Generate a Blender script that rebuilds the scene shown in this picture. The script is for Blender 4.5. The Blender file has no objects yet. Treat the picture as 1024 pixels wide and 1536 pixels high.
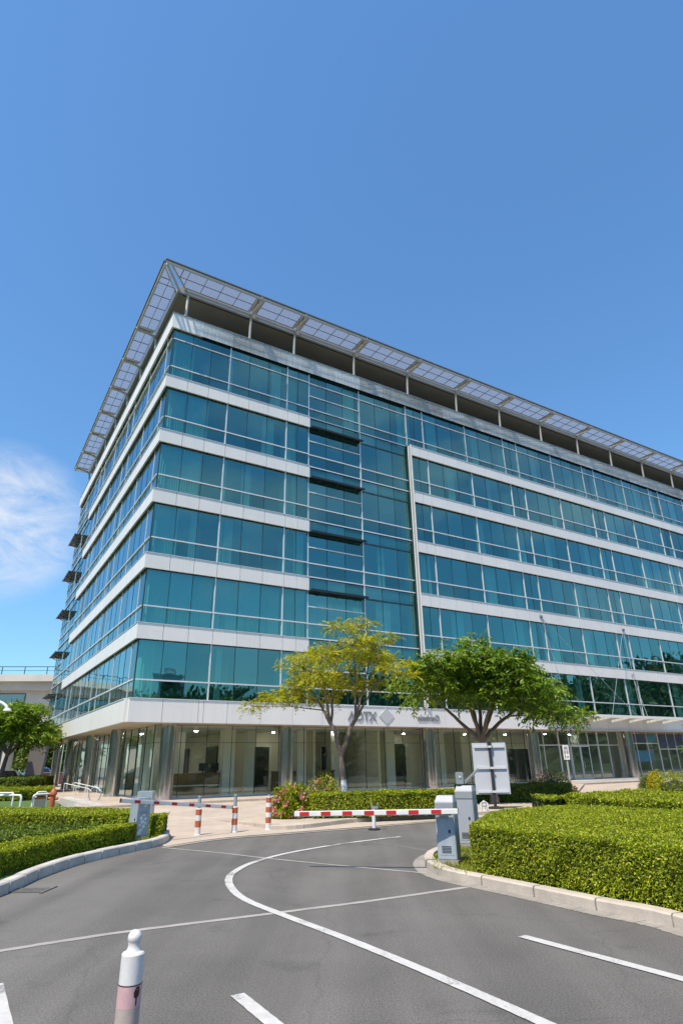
import bpy, bmesh, math, random
import numpy as np
from mathutils import Vector, Matrix

random.seed(7)
rng = np.random.default_rng(11)
C = bpy.context.scene
COL = C.collection

# ------------------------------------------------------------------ camera
EYE = Vector((0, 0, 1.65))
FPX, PITCH, ROLL, YAW = 900.73, math.radians(22.649), math.radians(-0.967), math.radians(58.40)
_d = Vector((0, math.cos(PITCH), math.sin(PITCH)))
_u0 = Vector((0, -math.sin(PITCH), math.cos(PITCH)))
_r0 = Vector((1, 0, 0))
CR = math.cos(ROLL) * _r0 + math.sin(ROLL) * _u0
CU = -math.sin(ROLL) * _r0 + math.cos(ROLL) * _u0
CD = _d


def gp(px, py, z=0.0):
    """point of the horizontal level z seen at a spot of the photograph (ground survey)"""
    v = CR * ((px - 512) / FPX) + CU * ((768 - py) / FPX) + CD
    t = (z - EYE.z) / v.z
    p = EYE + v * t
    return Vector((p.x, p.y, z))


cam = bpy.data.cameras.new("camera")
cam.sensor_fit = 'VERTICAL'
cam.sensor_height = 24.0
cam.lens = 24.0 * FPX / 1536.0
cam.clip_start = 0.05
cam.clip_end = 3000
camo = bpy.data.objects.new("camera", cam)
COL.objects.link(camo)
M = Matrix.Identity(4)
for i, ax in enumerate((CR, CU, -CD)):
    for k in range(3):
        M[k][i] = ax[k]
M.translation = EYE
camo.matrix_world = M
C.camera = camo

# ------------------------------------------------------------------ light
SUN_AZ, SUN_EL = math.radians(-146), math.radians(60)
sdir = Vector((math.sin(SUN_AZ) * math.cos(SUN_EL), math.cos(SUN_AZ) * math.cos(SUN_EL), math.sin(SUN_EL)))
sun = bpy.data.lights.new("sun", 'SUN')
sun.energy = 4.8
sun.angle = math.radians(0.5)
sun.color = (1.0, 0.88, 0.72)
suno = bpy.data.objects.new("sun", sun)
COL.objects.link(suno)
suno.rotation_euler = sdir.to_track_quat('Z', 'Y').to_euler()

W = bpy.data.worlds.new("World")
C.world = W
W.use_nodes = True
nt = W.node_tree
nt.nodes.clear()
N = nt.nodes.new
sky = N('ShaderNodeTexSky')
sky.sky_type = 'NISHITA'
sky.sun_disc = False
sky.sun_elevation = SUN_EL
sky.sun_rotation = SUN_AZ
sky.air_density = 1.4
sky.dust_density = 0.2
sky.ozone_density = 3.0
# thin cloud bank low in the sky beyond the left end of the building
tc = N('ShaderNodeTexCoord')
mp = N('ShaderNodeMapping')
mp.inputs['Scale'].default_value = (1.0, 1.0, 2.6)
cn = N('ShaderNodeTexNoise')
cn.inputs['Scale'].default_value = 6.0
cn.inputs['Detail'].default_value = 12
cn.inputs['Roughness'].default_value = 0.66
cn.inputs['Distortion'].default_value = 0.6
cr = N('ShaderNodeValToRGB')
cr.color_ramp.elements[0].position = 0.34
cr.color_ramp.elements[1].position = 0.60
dp = N('ShaderNodeVectorMath'); dp.operation = 'DOT_PRODUCT'
caz, cel = math.radians(-31.5), math.radians(19.2)
dp.inputs[1].default_value = (math.sin(caz) * math.cos(cel), math.cos(caz) * math.cos(cel), math.sin(cel))
mr = N('ShaderNodeMapRange')
mr.inputs['From Min'].default_value = math.cos(math.radians(7.2))
mr.inputs['From Max'].default_value = math.cos(math.radians(2.5))
mul = N('ShaderNodeMath'); mul.operation = 'MULTIPLY'
mul2 = N('ShaderNodeMath'); mul2.operation = 'MULTIPLY'; mul2.inputs[1].default_value = 0.85
cm = N('ShaderNodeMix'); cm.data_type = 'RGBA'
cm.inputs[7].default_value = (4.6, 4.9, 5.5, 1)
bg = N('ShaderNodeBackground')
bg.inputs['Strength'].default_value = 0.14
wo = N('ShaderNodeOutputWorld')
L = nt.links.new
L(tc.outputs['Generated'], mp.inputs['Vector'])
L(mp.outputs[0], cn.inputs['Vector'])
L(cn.outputs['Fac'], cr.inputs[0])
L(tc.outputs['Generated'], dp.inputs[0])
L(dp.outputs['Value'], mr.inputs['Value'])
L(cr.outputs[0], mul.inputs[0])
L(mr.outputs[0], mul.inputs[1])
L(mul.outputs[0], mul2.inputs[0])
# broken fair-weather cloud over the country behind the viewer (seen only mirrored in the glass)
dp2 = N('ShaderNodeVectorMath'); dp2.operation = 'DOT_PRODUCT'
dp2.inputs[1].default_value = (0.78, -0.55, 0.30)
mr2 = N('ShaderNodeMapRange'); mr2.inputs['From Min'].default_value = 0.35; mr2.inputs['From Max'].default_value = 0.75
cn2 = N('ShaderNodeTexNoise'); cn2.inputs['Scale'].default_value = 3.1; cn2.inputs['Detail'].default_value = 7
cr2 = N('ShaderNodeValToRGB'); cr2.color_ramp.elements[0].position = 0.46; cr2.color_ramp.elements[1].position = 0.78
m3 = N('ShaderNodeMath'); m3.operation = 'MULTIPLY'
mxx = N('ShaderNodeMath'); mxx.operation = 'MAXIMUM'
L(tc.outputs['Generated'], dp2.inputs[0]); L(dp2.outputs['Value'], mr2.inputs['Value'])
L(mp.outputs[0], cn2.inputs['Vector']); L(cn2.outputs['Fac'], cr2.inputs[0])
L(cr2.outputs[0], m3.inputs[0]); L(mr2.outputs[0], m3.inputs[1])
L(mul2.outputs[0], mxx.inputs[0]); L(m3.outputs[0], mxx.inputs[1])
L(mxx.outputs[0], cm.inputs[0])
gm = N('ShaderNodeGamma'); gm.inputs['Gamma'].default_value = 0.9
gn = N('ShaderNodeMix'); gn.data_type = 'RGBA'; gn.blend_type = 'MULTIPLY'; gn.inputs[0].default_value = 1
gn.inputs[7].default_value = (0.62, 0.955, 1.24, 1)
L(sky.outputs[0], gm.inputs['Color'])
L(gm.outputs[0], gn.inputs[6])
L(gn.outputs[2], cm.inputs[6])
L(cm.outputs[2], bg.inputs['Color'])
L(bg.outputs[0], wo.inputs['Surface'])

C.view_settings.view_transform = 'Standard'
C.view_settings.look = 'None'
C.view_settings.exposure = 0.35
C.view_settings.gamma = 1
C.render.engine = 'CYCLES'
C.cycles.max_bounces = 10
C.cycles.transparent_max_bounces = 16
C.cycles.caustics_reflective = False
C.cycles.caustics_refractive = False
C.cycles.use_denoising = True

# ------------------------------------------------------------------ materials
MATS = {}


def mat(name, col, rough=0.6, metal=0.0, var=0.0, scale=3.0, bump=0.0, bscale=40.0, spec=0.5, detail=4.0, stretch=None):
    if name in MATS:
        return MATS[name]
    m = bpy.data.materials.new(name)
    m.use_nodes = True
    t = m.node_tree
    b = t.nodes['Principled BSDF']
    b.inputs['Base Color'].default_value = (*col, 1)
    b.inputs['Roughness'].default_value = rough
    b.inputs['Metallic'].default_value = metal
    b.inputs['Specular IOR Level'].default_value = spec
    co = t.nodes.new('ShaderNodeTexCoord')
    src = co.outputs['Object']
    if stretch:
        mp = t.nodes.new('ShaderNodeMapping')
        mp.inputs['Scale'].default_value = stretch
        t.links.new(src, mp.inputs['Vector'])
        src = mp.outputs[0]
    if var > 0:
        n = t.nodes.new('ShaderNodeTexNoise')
        n.inputs['Scale'].default_value = scale
        n.inputs['Detail'].default_value = detail
        n.inputs['Roughness'].default_value = 0.65
        t.links.new(src, n.inputs['Vector'])
        r = t.nodes.new('ShaderNodeValToRGB')
        r.color_ramp.elements[0].position = 0.25
        r.color_ramp.elements[1].position = 0.75
        r.color_ramp.elements[0].color = (*[c * (1 - var) for c in col], 1)
        r.color_ramp.elements[1].color = (*[min(1, c * (1 + var)) for c in col], 1)
        t.links.new(n.outputs['Fac'], r.inputs[0])
        t.links.new(r.outputs[0], b.inputs['Base Color'])
    if bump > 0:
        n2 = t.nodes.new('ShaderNodeTexNoise')
        n2.inputs['Scale'].default_value = bscale
        n2.inputs['Detail'].default_value = 5
        t.links.new(src, n2.inputs['Vector'])
        bp = t.nodes.new('ShaderNodeBump')
        bp.inputs['Strength'].default_value = bump
        bp.inputs['Distance'].default_value = 0.02
        t.links.new(n2.outputs['Fac'], bp.inputs['Height'])
        t.links.new(bp.outputs[0], b.inputs['Normal'])
    MATS[name] = m
    return m


def glass_mat(name, refl_tint, edge_tint, trans, base_fac, power=3.0, rough=0.0, island=0.0):
    m = bpy.data.materials.new(name)
    m.use_nodes = True
    t = m.node_tree
    t.nodes.clear()
    n = t.nodes.new
    l = t.links.new
    lw = n('ShaderNodeLayerWeight')
    lw.inputs['Blend'].default_value = 0.5
    pw = n('ShaderNodeMath'); pw.operation = 'POWER'; pw.inputs[1].default_value = power
    l(lw.outputs['Facing'], pw.inputs[0])
    mx = n('ShaderNodeMix'); mx.data_type = 'RGBA'
    mx.inputs[6].default_value = (*refl_tint, 1)
    mx.inputs[7].default_value = (*edge_tint, 1)
    l(pw.outputs[0], mx.inputs[0])
    gl = n('ShaderNodeBsdfGlossy')
    gl.inputs['Roughness'].default_value = rough
    l(mx.outputs[2], gl.inputs['Color'])
    cow = n('ShaderNodeTexCoord'); wv = n('ShaderNodeTexNoise'); wv.inputs['Scale'].default_value = 0.9; wv.inputs['Detail'].default_value = 1.5
    l(cow.outputs['Object'], wv.inputs['Vector'])
    bw_ = n('ShaderNodeBump'); bw_.inputs['Strength'].default_value = 0.14; bw_.inputs['Distance'].default_value = 0.02
    l(wv.outputs['Fac'], bw_.inputs['Height']); l(bw_.outputs[0], gl.inputs['Normal'])
    tr = n('ShaderNodeBsdfTransparent')
    tr.inputs['Color'].default_value = (*trans, 1)
    mr = n('ShaderNodeMapRange')
    mr.inputs['To Min'].default_value = base_fac
    mr.inputs['To Max'].default_value = 1.0
    l(pw.outputs[0], mr.inputs['Value'])
    if island > 0:
        ge = n('ShaderNodeNewGeometry')
        i2 = n('ShaderNodeMath'); i2.operation = 'MULTIPLY_ADD'
        i2.inputs[1].default_value = island
        i2.inputs[2].default_value = -island / 2
        l(ge.outputs['Random Per Island'], i2.inputs[0])
        ad = n('ShaderNodeMath'); ad.operation = 'ADD'; ad.use_clamp = True
        l(mr.outputs[0], ad.inputs[0])
        l(i2.outputs[0], ad.inputs[1])
        fac = ad.outputs[0]
    else:
        fac = mr.outputs[0]
    ms = n('ShaderNodeMixShader')
    l(fac, ms.inputs[0])
    l(tr.outputs[0], ms.inputs[1])
    l(gl.outputs[0], ms.inputs[2])
    o = n('ShaderNodeOutputMaterial')
    l(ms.outputs[0], o.inputs['Surface'])
    MATS[name] = m
    return m


def leaf_mat(name, cols, trans=0.35, rough=0.45, dead=None):
    m = bpy.data.materials.new(name)
    m.use_nodes = True
    t = m.node_tree
    n = t.nodes.new
    l = t.links.new
    b = t.nodes['Principled BSDF']
    ge = n('ShaderNodeNewGeometry')
    r = n('ShaderNodeValToRGB')
    el = r.color_ramp.elements
    while len(el) < len(cols):
        el.new(0.5)
    for i, c in enumerate(cols):
        el[i].position = i / (len(cols) - 1)
        el[i].color = (*c, 1)
    if dead:
        e = el.new(0.9); e.color = (*cols[-1], 1)
        el[len(el) - 1].color = (*dead, 1); el[len(el) - 1].position = 1.0
        e2 = el.new(0.955); e2.color = (*cols[-1], 1)
        e3 = el.new(0.965); e3.color = (*dead, 1)
    l(ge.outputs['Random Per Island'], r.inputs[0])
    co = n('ShaderNodeTexCoord')
    no = n('ShaderNodeTexNoise'); no.inputs['Scale'].default_value = 1.7; no.inputs['Detail'].default_value = 3
    l(co.outputs['Object'], no.inputs['Vector'])
    hs = n('ShaderNodeHueSaturation')
    mr = n('ShaderNodeMapRange')
    mr.inputs['To Min'].default_value = 0.65; mr.inputs['To Max'].default_value = 1.35
    l(no.outputs['Fac'], mr.inputs['Value'])
    l(mr.outputs[0], hs.inputs['Value'])
    l(r.outputs[0], hs.inputs['Color'])
    l(hs.outputs[0], b.inputs['Base Color'])
    b.inputs['Roughness'].default_value = rough
    b.inputs['Specular IOR Level'].default_value = 0.4
    tl = n('ShaderNodeBsdfTranslucent')
    l(hs.outputs[0], tl.inputs['Color'])
    ms = n('ShaderNodeMixShader'); ms.inputs[0].default_value = trans
    l(b.outputs[0], ms.inputs[1]); l(tl.outputs[0], ms.inputs[2])
    l(ms.outputs[0], t.nodes['Material Output'].inputs['Surface'])
    MATS[name] = m
    return m


def panel_mat(name, col, rough, streak, tone):
    m = mat(name, col, rough, 0, 0.035, 0.9, stretch=(1, 1, 0.35))
    t = m.node_tree; n = t.nodes.new; l = t.links.new
    b = t.nodes['Principled BSDF']
    src = b.inputs['Base Color'].links[0].from_socket
    co = n('ShaderNodeTexCoord'); mp = n('ShaderNodeMapping'); mp.inputs['Scale'].default_value = (5, 5, 0.22)
    l(co.outputs['Object'], mp.inputs['Vector'])
    st = n('ShaderNodeTexNoise'); st.inputs['Scale'].default_value = 1.6; st.inputs['Detail'].default_value = 6
    l(mp.outputs[0], st.inputs['Vector'])
    r = n('ShaderNodeMapRange'); r.inputs['From Min'].default_value = 0.45; r.inputs['From Max'].default_value = 0.75
    r.inputs['To Min'].default_value = 1.0; r.inputs['To Max'].default_value = 1.0 - streak
    l(st.outputs['Fac'], r.inputs['Value'])
    ge = n('ShaderNodeNewGeometry')
    r2 = n('ShaderNodeMapRange'); r2.inputs['To Min'].default_value = 1.0 - tone; r2.inputs['To Max'].default_value = 1.0
    l(ge.outputs['Random Per Island'], r2.inputs['Value'])
    mu = n('ShaderNodeMath'); mu.operation = 'MULTIPLY'
    l(r.outputs[0], mu.inputs[0]); l(r2.outputs[0], mu.inputs[1])
    mx = n('ShaderNodeMix'); mx.data_type = 'RGBA'; mx.blend_type = 'MULTIPLY'; mx.inputs[0].default_value = 1
    l(src, mx.inputs[6]); l(mu.outputs[0], mx.inputs[7]); l(mx.outputs[2], b.inputs['Base Color'])
    return m


PANEL = panel_mat('white_panel', (0.80, 0.78, 0.75), 0.42, 0.05, 0.05)
PANEL_OLD = panel_mat('weathered_panel', (0.85, 0.845, 0.82), 0.5, 0.22, 0.07)
ALU = mat('mullion_aluminium', (0.72, 0.74, 0.75), 0.38, 0.25, 0.04, 2)
GASKET = mat('gasket', (0.015, 0.04, 0.045), 0.5)
DARKMETAL = mat('dark_metal', (0.035, 0.037, 0.04), 0.5, 0.2, 0.2, 6)
BLACKGLASS = mat('awning_glass', (0.012, 0.016, 0.017), 0.35)
STEEL = mat('canopy_steel', (0.56, 0.55, 0.52), 0.65, 0.0, 0.06, 3)
BEAM = mat('roof_beam', (0.34, 0.37, 0.40), 0.5, 0.0, 0.1, 1.2)
PENT = mat('penthouse_wall', (0.33, 0.29, 0.235), 0.85, 0, 0.1, 0.7, 0.1, 8)
SLAB = mat('slab_concrete', (0.30, 0.34, 0.34), 0.8, 0, 0.1, 1)
INWALL = mat('office_wall', (0.42, 0.47, 0.46), 0.8, 0, 0.25, 0.35)
CURT = mat('curtain_cloth', (0.82, 0.86, 0.82), 0.8, 0, 0.18, 6, stretch=(6, 6, 0.1))
SOFFIT = mat('soffit_board', (0.56, 0.47, 0.38), 0.6, 0, 0.12, 0.8)
LOBBYWALL = mat('lobby_wall', (0.80, 0.75, 0.60), 0.8, 0, 0.05, 0.5)
LOBBYPALE = mat('lobby_pillar', (0.82, 0.83, 0.74), 0.7, 0, 0.05, 0.5)
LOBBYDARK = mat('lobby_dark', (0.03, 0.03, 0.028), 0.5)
LOBBYFLOOR = mat('lobby_tile', (0.55, 0.54, 0.48), 0.25, 0, 0.06, 1)
WOOD = mat('desk_wood', (0.19, 0.11, 0.055), 0.5, 0, 0.3, 2.5, stretch=(1, 1, 9))
CHROME = mat('chrome', (0.60, 0.60, 0.63), 0.13, 0.95, 0.35, 2.0, 0.9, 2.6, stretch=(4, 4, 0.12))
GLASS = glass_mat('teal_glass', (0.18, 0.43, 0.41), (0.74, 0.88, 0.95), (0.42, 0.82, 0.78), 0.47, 3.0, 0.0, 0.30)
CLEAR = glass_mat('clear_glass', (0.75, 0.9, 0.82), (0.9, 0.95, 0.92), (0.90, 0.95, 0.88), 0.13, 3.0, 0.0, 0.03)
SHOPGLASS = glass_mat('shop_glass', (0.75, 0.85, 0.85), (0.9, 0.95, 0.95), (0.45, 0.52, 0.5), 0.24, 3.0, 0.0, 0.05)
FROST = mat('frosted_glass', (0.62, 0.70, 0.66), 0.35, 0, 0.05, 1)

ASPHALT = None


def asphalt_mat():
    m = bpy.data.materials.new('asphalt')
    m.use_nodes = True
    t = m.node_tree; n = t.nodes.new; l = t.links.new
    b = t.nodes['Principled BSDF']
    co = n('ShaderNodeTexCoord')
    fine = n('ShaderNodeTexNoise'); fine.inputs['Scale'].default_value = 62; fine.inputs['Detail'].default_value = 6; fine.inputs['Roughness'].default_value = 0.75
    big = n('ShaderNodeTexNoise'); big.inputs['Scale'].default_value = 0.35; big.inputs['Detail'].default_value = 6
    big.inputs['Roughness'].default_value = 0.62
    vor = n('ShaderNodeTexVoronoi'); vor.inputs['Scale'].default_value = 130
    for q in (fine, big, vor):
        l(co.outputs['Object'], q.inputs['Vector'])
    r1 = n('ShaderNodeValToRGB')
    r1.color_ramp.elements[0].position = 0.30; r1.color_ramp.elements[0].color = (0.122, 0.117, 0.109, 1)
    r1.color_ramp.elements[1].position = 0.72; r1.color_ramp.elements[1].color = (0.178, 0.171, 0.160, 1)
    l(big.outputs['Fac'], r1.inputs[0])
    r2 = n('ShaderNodeValToRGB')
    r2.color_ramp.elements[0].position = 0.33; r2.color_ramp.elements[0].color = (0.38, 0.38, 0.38, 1)
    r2.color_ramp.elements[1].position = 0.70; r2.color_ramp.elements[1].color = (1.65, 1.65, 1.62, 1)
    l(fine.outputs['Fac'], r2.inputs[0])
    mx = n('ShaderNodeMix'); mx.data_type = 'RGBA'; mx.blend_type = 'MULTIPLY'; mx.inputs[0].default_value = 1
    l(r1.outputs[0], mx.inputs[6]); l(r2.outputs[0], mx.inputs[7])
    # pale stones
    r3 = n('ShaderNodeValToRGB')
    r3.color_ramp.elements[0].position = 0.10; r3.color_ramp.elements[0].color = (1, 1, 1, 1)
    r3.color_ramp.elements[1].position = 0.19; r3.color_ramp.elements[1].color = (0, 0, 0, 1)
    l(vor.outputs['Distance'], r3.inputs[0])
    ml = n('ShaderNodeMath'); ml.operation = 'MULTIPLY'; ml.inputs[1].default_value = 0.35
    l(r3.outputs[0], ml.inputs[0])
    mx2 = n('ShaderNodeMix'); mx2.data_type = 'RGBA'
    l(ml.outputs[0], mx2.inputs[0]); l(mx.outputs[2], mx2.inputs[6])
    mx2.inputs[7].default_value = (0.30, 0.29, 0.27, 1)
    # dust and wheel tracks swept along the curve of the drive
    mpv = n('ShaderNodeMapping'); mpv.inputs['Scale'].default_value = (0.9, 0.16, 1); mpv.inputs['Rotation'].default_value = (0, 0, 0.6)
    l(co.outputs['Object'], mpv.inputs['Vector'])
    tr = n('ShaderNodeTexNoise'); tr.inputs['Scale'].default_value = 1.1; tr.inputs['Detail'].default_value = 5
    l(mpv.outputs[0], tr.inputs['Vector'])
    r4 = n('ShaderNodeValToRGB')
    r4.color_ramp.elements[0].position = 0.42; r4.color_ramp.elements[0].color = (0, 0, 0, 1)
    r4.color_ramp.elements[1].position = 0.75; r4.color_ramp.elements[1].color = (0.35, 0.35, 0.35, 1)
    l(tr.outputs['Fac'], r4.inputs[0])
    mx3 = n('ShaderNodeMix'); mx3.data_type = 'RGBA'
    l(r4.outputs[0], mx3.inputs[0]); l(mx2.outputs[2], mx3.inputs[6])
    mx3.inputs[7].default_value = (0.185, 0.178, 0.165, 1)
    # darker wheel tracks and a few fine cracks
    mpd = n('ShaderNodeMapping'); mpd.inputs['Scale'].default_value = (1.5, 0.10, 1); mpd.inputs['Rotation'].default_value = (0, 0, 0.75)
    l(co.outputs['Object'], mpd.inputs['Vector'])
    td = n('ShaderNodeTexNoise'); td.inputs['Scale'].default_value = 0.9; td.inputs['Detail'].default_value = 6
    l(mpd.outputs[0], td.inputs['Vector'])
    r5 = n('ShaderNodeValToRGB')
    r5.color_ramp.elements[0].position = 0.40; r5.color_ramp.elements[0].color = (0.80, 0.80, 0.80, 1)
    r5.color_ramp.elements[1].position = 0.62; r5.color_ramp.elements[1].color = (1, 1, 1, 1)
    l(td.outputs['Fac'], r5.inputs[0])
    wn = n('ShaderNodeTexNoise'); wn.inputs['Scale'].default_value = 2.5; wn.inputs['Detail'].default_value = 5
    l(co.outputs['Object'], wn.inputs['Vector'])
    vm = n('ShaderNodeMix'); vm.data_type = 'RGBA'; vm.blend_type = 'ADD'; vm.inputs[0].default_value = 0.35
    l(co.outputs['Object'], vm.inputs[6]); l(wn.outputs['Color'], vm.inputs[7])
    vc = n('ShaderNodeTexVoronoi'); vc.feature = 'DISTANCE_TO_EDGE'; vc.inputs['Scale'].default_value = 0.33
    l(vm.outputs[2], vc.inputs['Vector'])
    r6 = n('ShaderNodeValToRGB')
    r6.color_ramp.elements[0].position = 0.0018; r6.color_ramp.elements[0].color = (0.55, 0.55, 0.55, 1)
    r6.color_ramp.elements[1].position = 0.0050; r6.color_ramp.elements[1].color = (1, 1, 1, 1)
    l(vc.outputs['Distance'], r6.inputs[0])
    q1 = n('ShaderNodeMix'); q1.data_type = 'RGBA'; q1.blend_type = 'MULTIPLY'; q1.inputs[0].default_value = 1
    l(mx3.outputs[2], q1.inputs[6]); l(r5.outputs[0], q1.inputs[7])
    q2 = n('ShaderNodeMix'); q2.data_type = 'RGBA'; q2.blend_type = 'MULTIPLY'; q2.inputs[0].default_value = 0.28
    l(q1.outputs[2], q2.inputs[6]); l(r6.outputs[0], q2.inputs[7])
    os_ = n('ShaderNodeTexNoise'); os_.inputs['Scale'].default_value = 1.05; os_.inputs['Detail'].default_value = 7; os_.inputs['Roughness'].default_value = 0.6
    l(co.outputs['Object'], os_.inputs['Vector'])
    r7 = n('ShaderNodeValToRGB')
    r7.color_ramp.elements[0].position = 0.60; r7.color_ramp.elements[0].color = (1, 1, 1, 1)
    r7.color_ramp.elements[1].position = 0.74; r7.color_ramp.elements[1].color = (0.66, 0.66, 0.66, 1)
    l(os_.outputs['Fac'], r7.inputs[0])
    q3 = n('ShaderNodeMix'); q3.data_type = 'RGBA'; q3.blend_type = 'MULTIPLY'; q3.inputs[0].default_value = 1
    l(q2.outputs[2], q3.inputs[6]); l(r7.outputs[0], q3.inputs[7])
    l(q3.outputs[2], b.inputs['Base Color'])
    b.inputs['Roughness'].default_value = 0.85
    b.inputs['Specular IOR Level'].default_value = 0.25
    bp = n('ShaderNodeBump'); bp.inputs['Strength'].default_value = 0.35; bp.inputs['Distance'].default_value = 0.006
    l(fine.outputs['Fac'], bp.inputs['Height']); l(bp.outputs[0], b.inputs['Normal'])
    return m


def paving_mat(name, c1, c2, mortar, w, h, rot, msize=0.012):
    m = bpy.data.materials.new(name)
    m.use_nodes = True
    t = m.node_tree; n = t.nodes.new; l = t.links.new
    b = t.nodes['Principled BSDF']
    co = n('ShaderNodeTexCoord')
    mp = n('ShaderNodeMapping'); mp.inputs['Rotation'].default_value = (0, 0, rot)
    l(co.outputs['Object'], mp.inputs['Vector'])
    br = n('ShaderNodeTexBrick')
    br.inputs['Scale'].default_value = 1
    br.inputs['Brick Width'].default_value = w
    br.inputs['Row Height'].default_value = h
    br.inputs['Mortar Size'].default_value = msize
    br.inputs['Color1'].default_value = (*c1, 1)
    br.inputs['Color2'].default_value = (*c2, 1)
    br.inputs['Mortar'].default_value = (*mortar, 1)
    l(mp.outputs[0], br.inputs['Vector'])
    no = n('ShaderNodeTexNoise'); no.inputs['Scale'].default_value = 0.5; no.inputs['Detail'].default_value = 8
    no.inputs['Roughness'].default_value = 0.7
    l(co.outputs['Object'], no.inputs['Vector'])
    mr = n('ShaderNodeMapRange'); mr.inputs['From Min'].default_value = 0.3; mr.inputs['From Max'].default_value = 0.7
    mr.inputs['To Min'].default_value = 0.78; mr.inputs['To Max'].default_value = 1.12
    l(no.outputs['Fac'], mr.inputs['Value'])
    mx = n('ShaderNodeMix'); mx.data_type = 'RGBA'; mx.blend_type = 'MULTIPLY'; mx.inputs[0].default_value = 1
    l(br.outputs['Color'], mx.inputs[6]); l(mr.outputs[0], mx.inputs[7])
    l(mx.outputs[2], b.inputs['Base Color'])
    b.inputs['Roughness'].default_value = 0.8
    return m


ASPHALT = asphalt_mat()
PAVE = paving_mat('beige_paving', (0.46, 0.385, 0.31), (0.50, 0.42, 0.34), (0.34, 0.285, 0.23), 0.6, 0.3, 0.55)
KERB = mat('kerb_stone', (0.47, 0.415, 0.345), 0.8, 0, 0.2, 2.2, 0.2, 30)
KERBGREY = mat('kerb_stone_grey', (0.50, 0.475, 0.435), 0.8, 0, 0.2, 2.2, 0.2, 30)
GUTTER = mat('gutter_concrete', (0.30, 0.275, 0.24), 0.85, 0, 0.25, 1.6, 0.2, 30)
JOINT = mat('joint_concrete', (0.33, 0.315, 0.29), 0.85, 0, 0.25, 2.5, 0.2, 40)
SEAM = mat('joint_tar', (0.20, 0.195, 0.185), 0.85, 0, 0.25, 2.5)
PAINT = mat('road_paint', (0.56, 0.555, 0.53), 0.7, 0, 0.16, 9, 0.15, 60, detail=8)
SOIL = mat('soil', (0.105, 0.10, 0.035), 0.95, 0, 0.5, 6, 0.6, 30)
LAWN = mat('lawn', (0.07, 0.13, 0.02), 0.95, 0, 0.5, 8, 0.5, 60)
_t = PAINT.node_tree
_b = _t.nodes['Principled BSDF']
_src = _b.inputs['Base Color'].links[0].from_socket
_co = _t.nodes.new('ShaderNodeTexCoord')
_n1 = _t.nodes.new('ShaderNodeTexNoise'); _n1.inputs['Scale'].default_value = 38; _n1.inputs['Detail'].default_value = 6; _n1.inputs['Roughness'].default_value = 0.7
_n2 = _t.nodes.new('ShaderNodeTexNoise'); _n2.inputs['Scale'].default_value = 1.3; _n2.inputs['Detail'].default_value = 4
_ad = _t.nodes.new('ShaderNodeMath'); _ad.operation = 'MULTIPLY_ADD'; _ad.inputs[1].default_value = 0.55
_cr = _t.nodes.new('ShaderNodeValToRGB')
_cr.color_ramp.elements[0].position = 0.60; _cr.color_ramp.elements[0].color = (0, 0, 0, 1)
_cr.color_ramp.elements[1].position = 0.70; _cr.color_ramp.elements[1].color = (0.85, 0.85, 0.85, 1)
_mx = _t.nodes.new('ShaderNodeMix'); _mx.data_type = 'RGBA'
_mx.inputs[6].default_value = (0.20, 0.195, 0.185, 1)
_t.links.new(_co.outputs['Object'], _n1.inputs['Vector']); _t.links.new(_co.outputs['Object'], _n2.inputs['Vector'])
_t.links.new(_n1.outputs['Fac'], _ad.inputs[0]); _t.links.new(_n2.outputs['Fac'], _ad.inputs[2])
_t.links.new(_ad.outputs[0], _cr.inputs[0]); _t.links.new(_cr.outputs[0], _mx.inputs[0])
_t.links.new(_src, _mx.inputs[7]); _t.links.new(_mx.outputs[2], _b.inputs['Base Color'])
WHITE = mat('white_paint', (0.72, 0.72, 0.70), 0.4, 0, 0.08, 5)
WHITEDIRTY = mat('bollard_white', (0.66, 0.655, 0.64), 0.4, 0, 0.10, 9, 0.05, 60)
PINK = mat('bollard_pink', (0.56, 0.36, 0.37), 0.5, 0, 0.12, 12)
GREYBOTTOM = mat('bollard_grey', (0.42, 0.36, 0.32), 0.5, 0, 0.22, 9)
MAROON = mat('maroon_paint', (0.045, 0.01, 0.012), 0.5)
ORANGE = mat('orange_paint', (0.42, 0.105, 0.04), 0.5, 0, 0.15, 9)
RED = mat('red_paint', (0.50, 0.022, 0.022), 0.4, 0, 0.1, 6)
GREYCAB = mat('cabinet_grey', (0.36, 0.42, 0.48), 0.38, 0.15, 0.20, 4, stretch=(1, 1, 0.4))
GREYCAB2 = mat('cabinet_pale', (0.38, 0.40, 0.43), 0.4, 0.15, 0.07, 3, stretch=(1, 1, 0.4))
GREYTOP = mat('cabinet_lid', (0.32, 0.34, 0.36), 0.4, 0.2, 0.05, 3)
SIGNBACK = mat('sign_sheet', (0.50, 0.52, 0.56), 0.5, 0.0, 0.06, 1.5)
SIGNRAIL = mat('sign_rail', (0.62, 0.63, 0.66), 0.4, 0.1, 0.05, 2)
RUBBER = mat('rubber', (0.02, 0.02, 0.022), 0.8)
LOGO = mat('logo_grey', (0.52, 0.52, 0.53), 0.5)
LETTER = mat('letter_grey', (0.24, 0.24, 0.25), 0.5)

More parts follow.
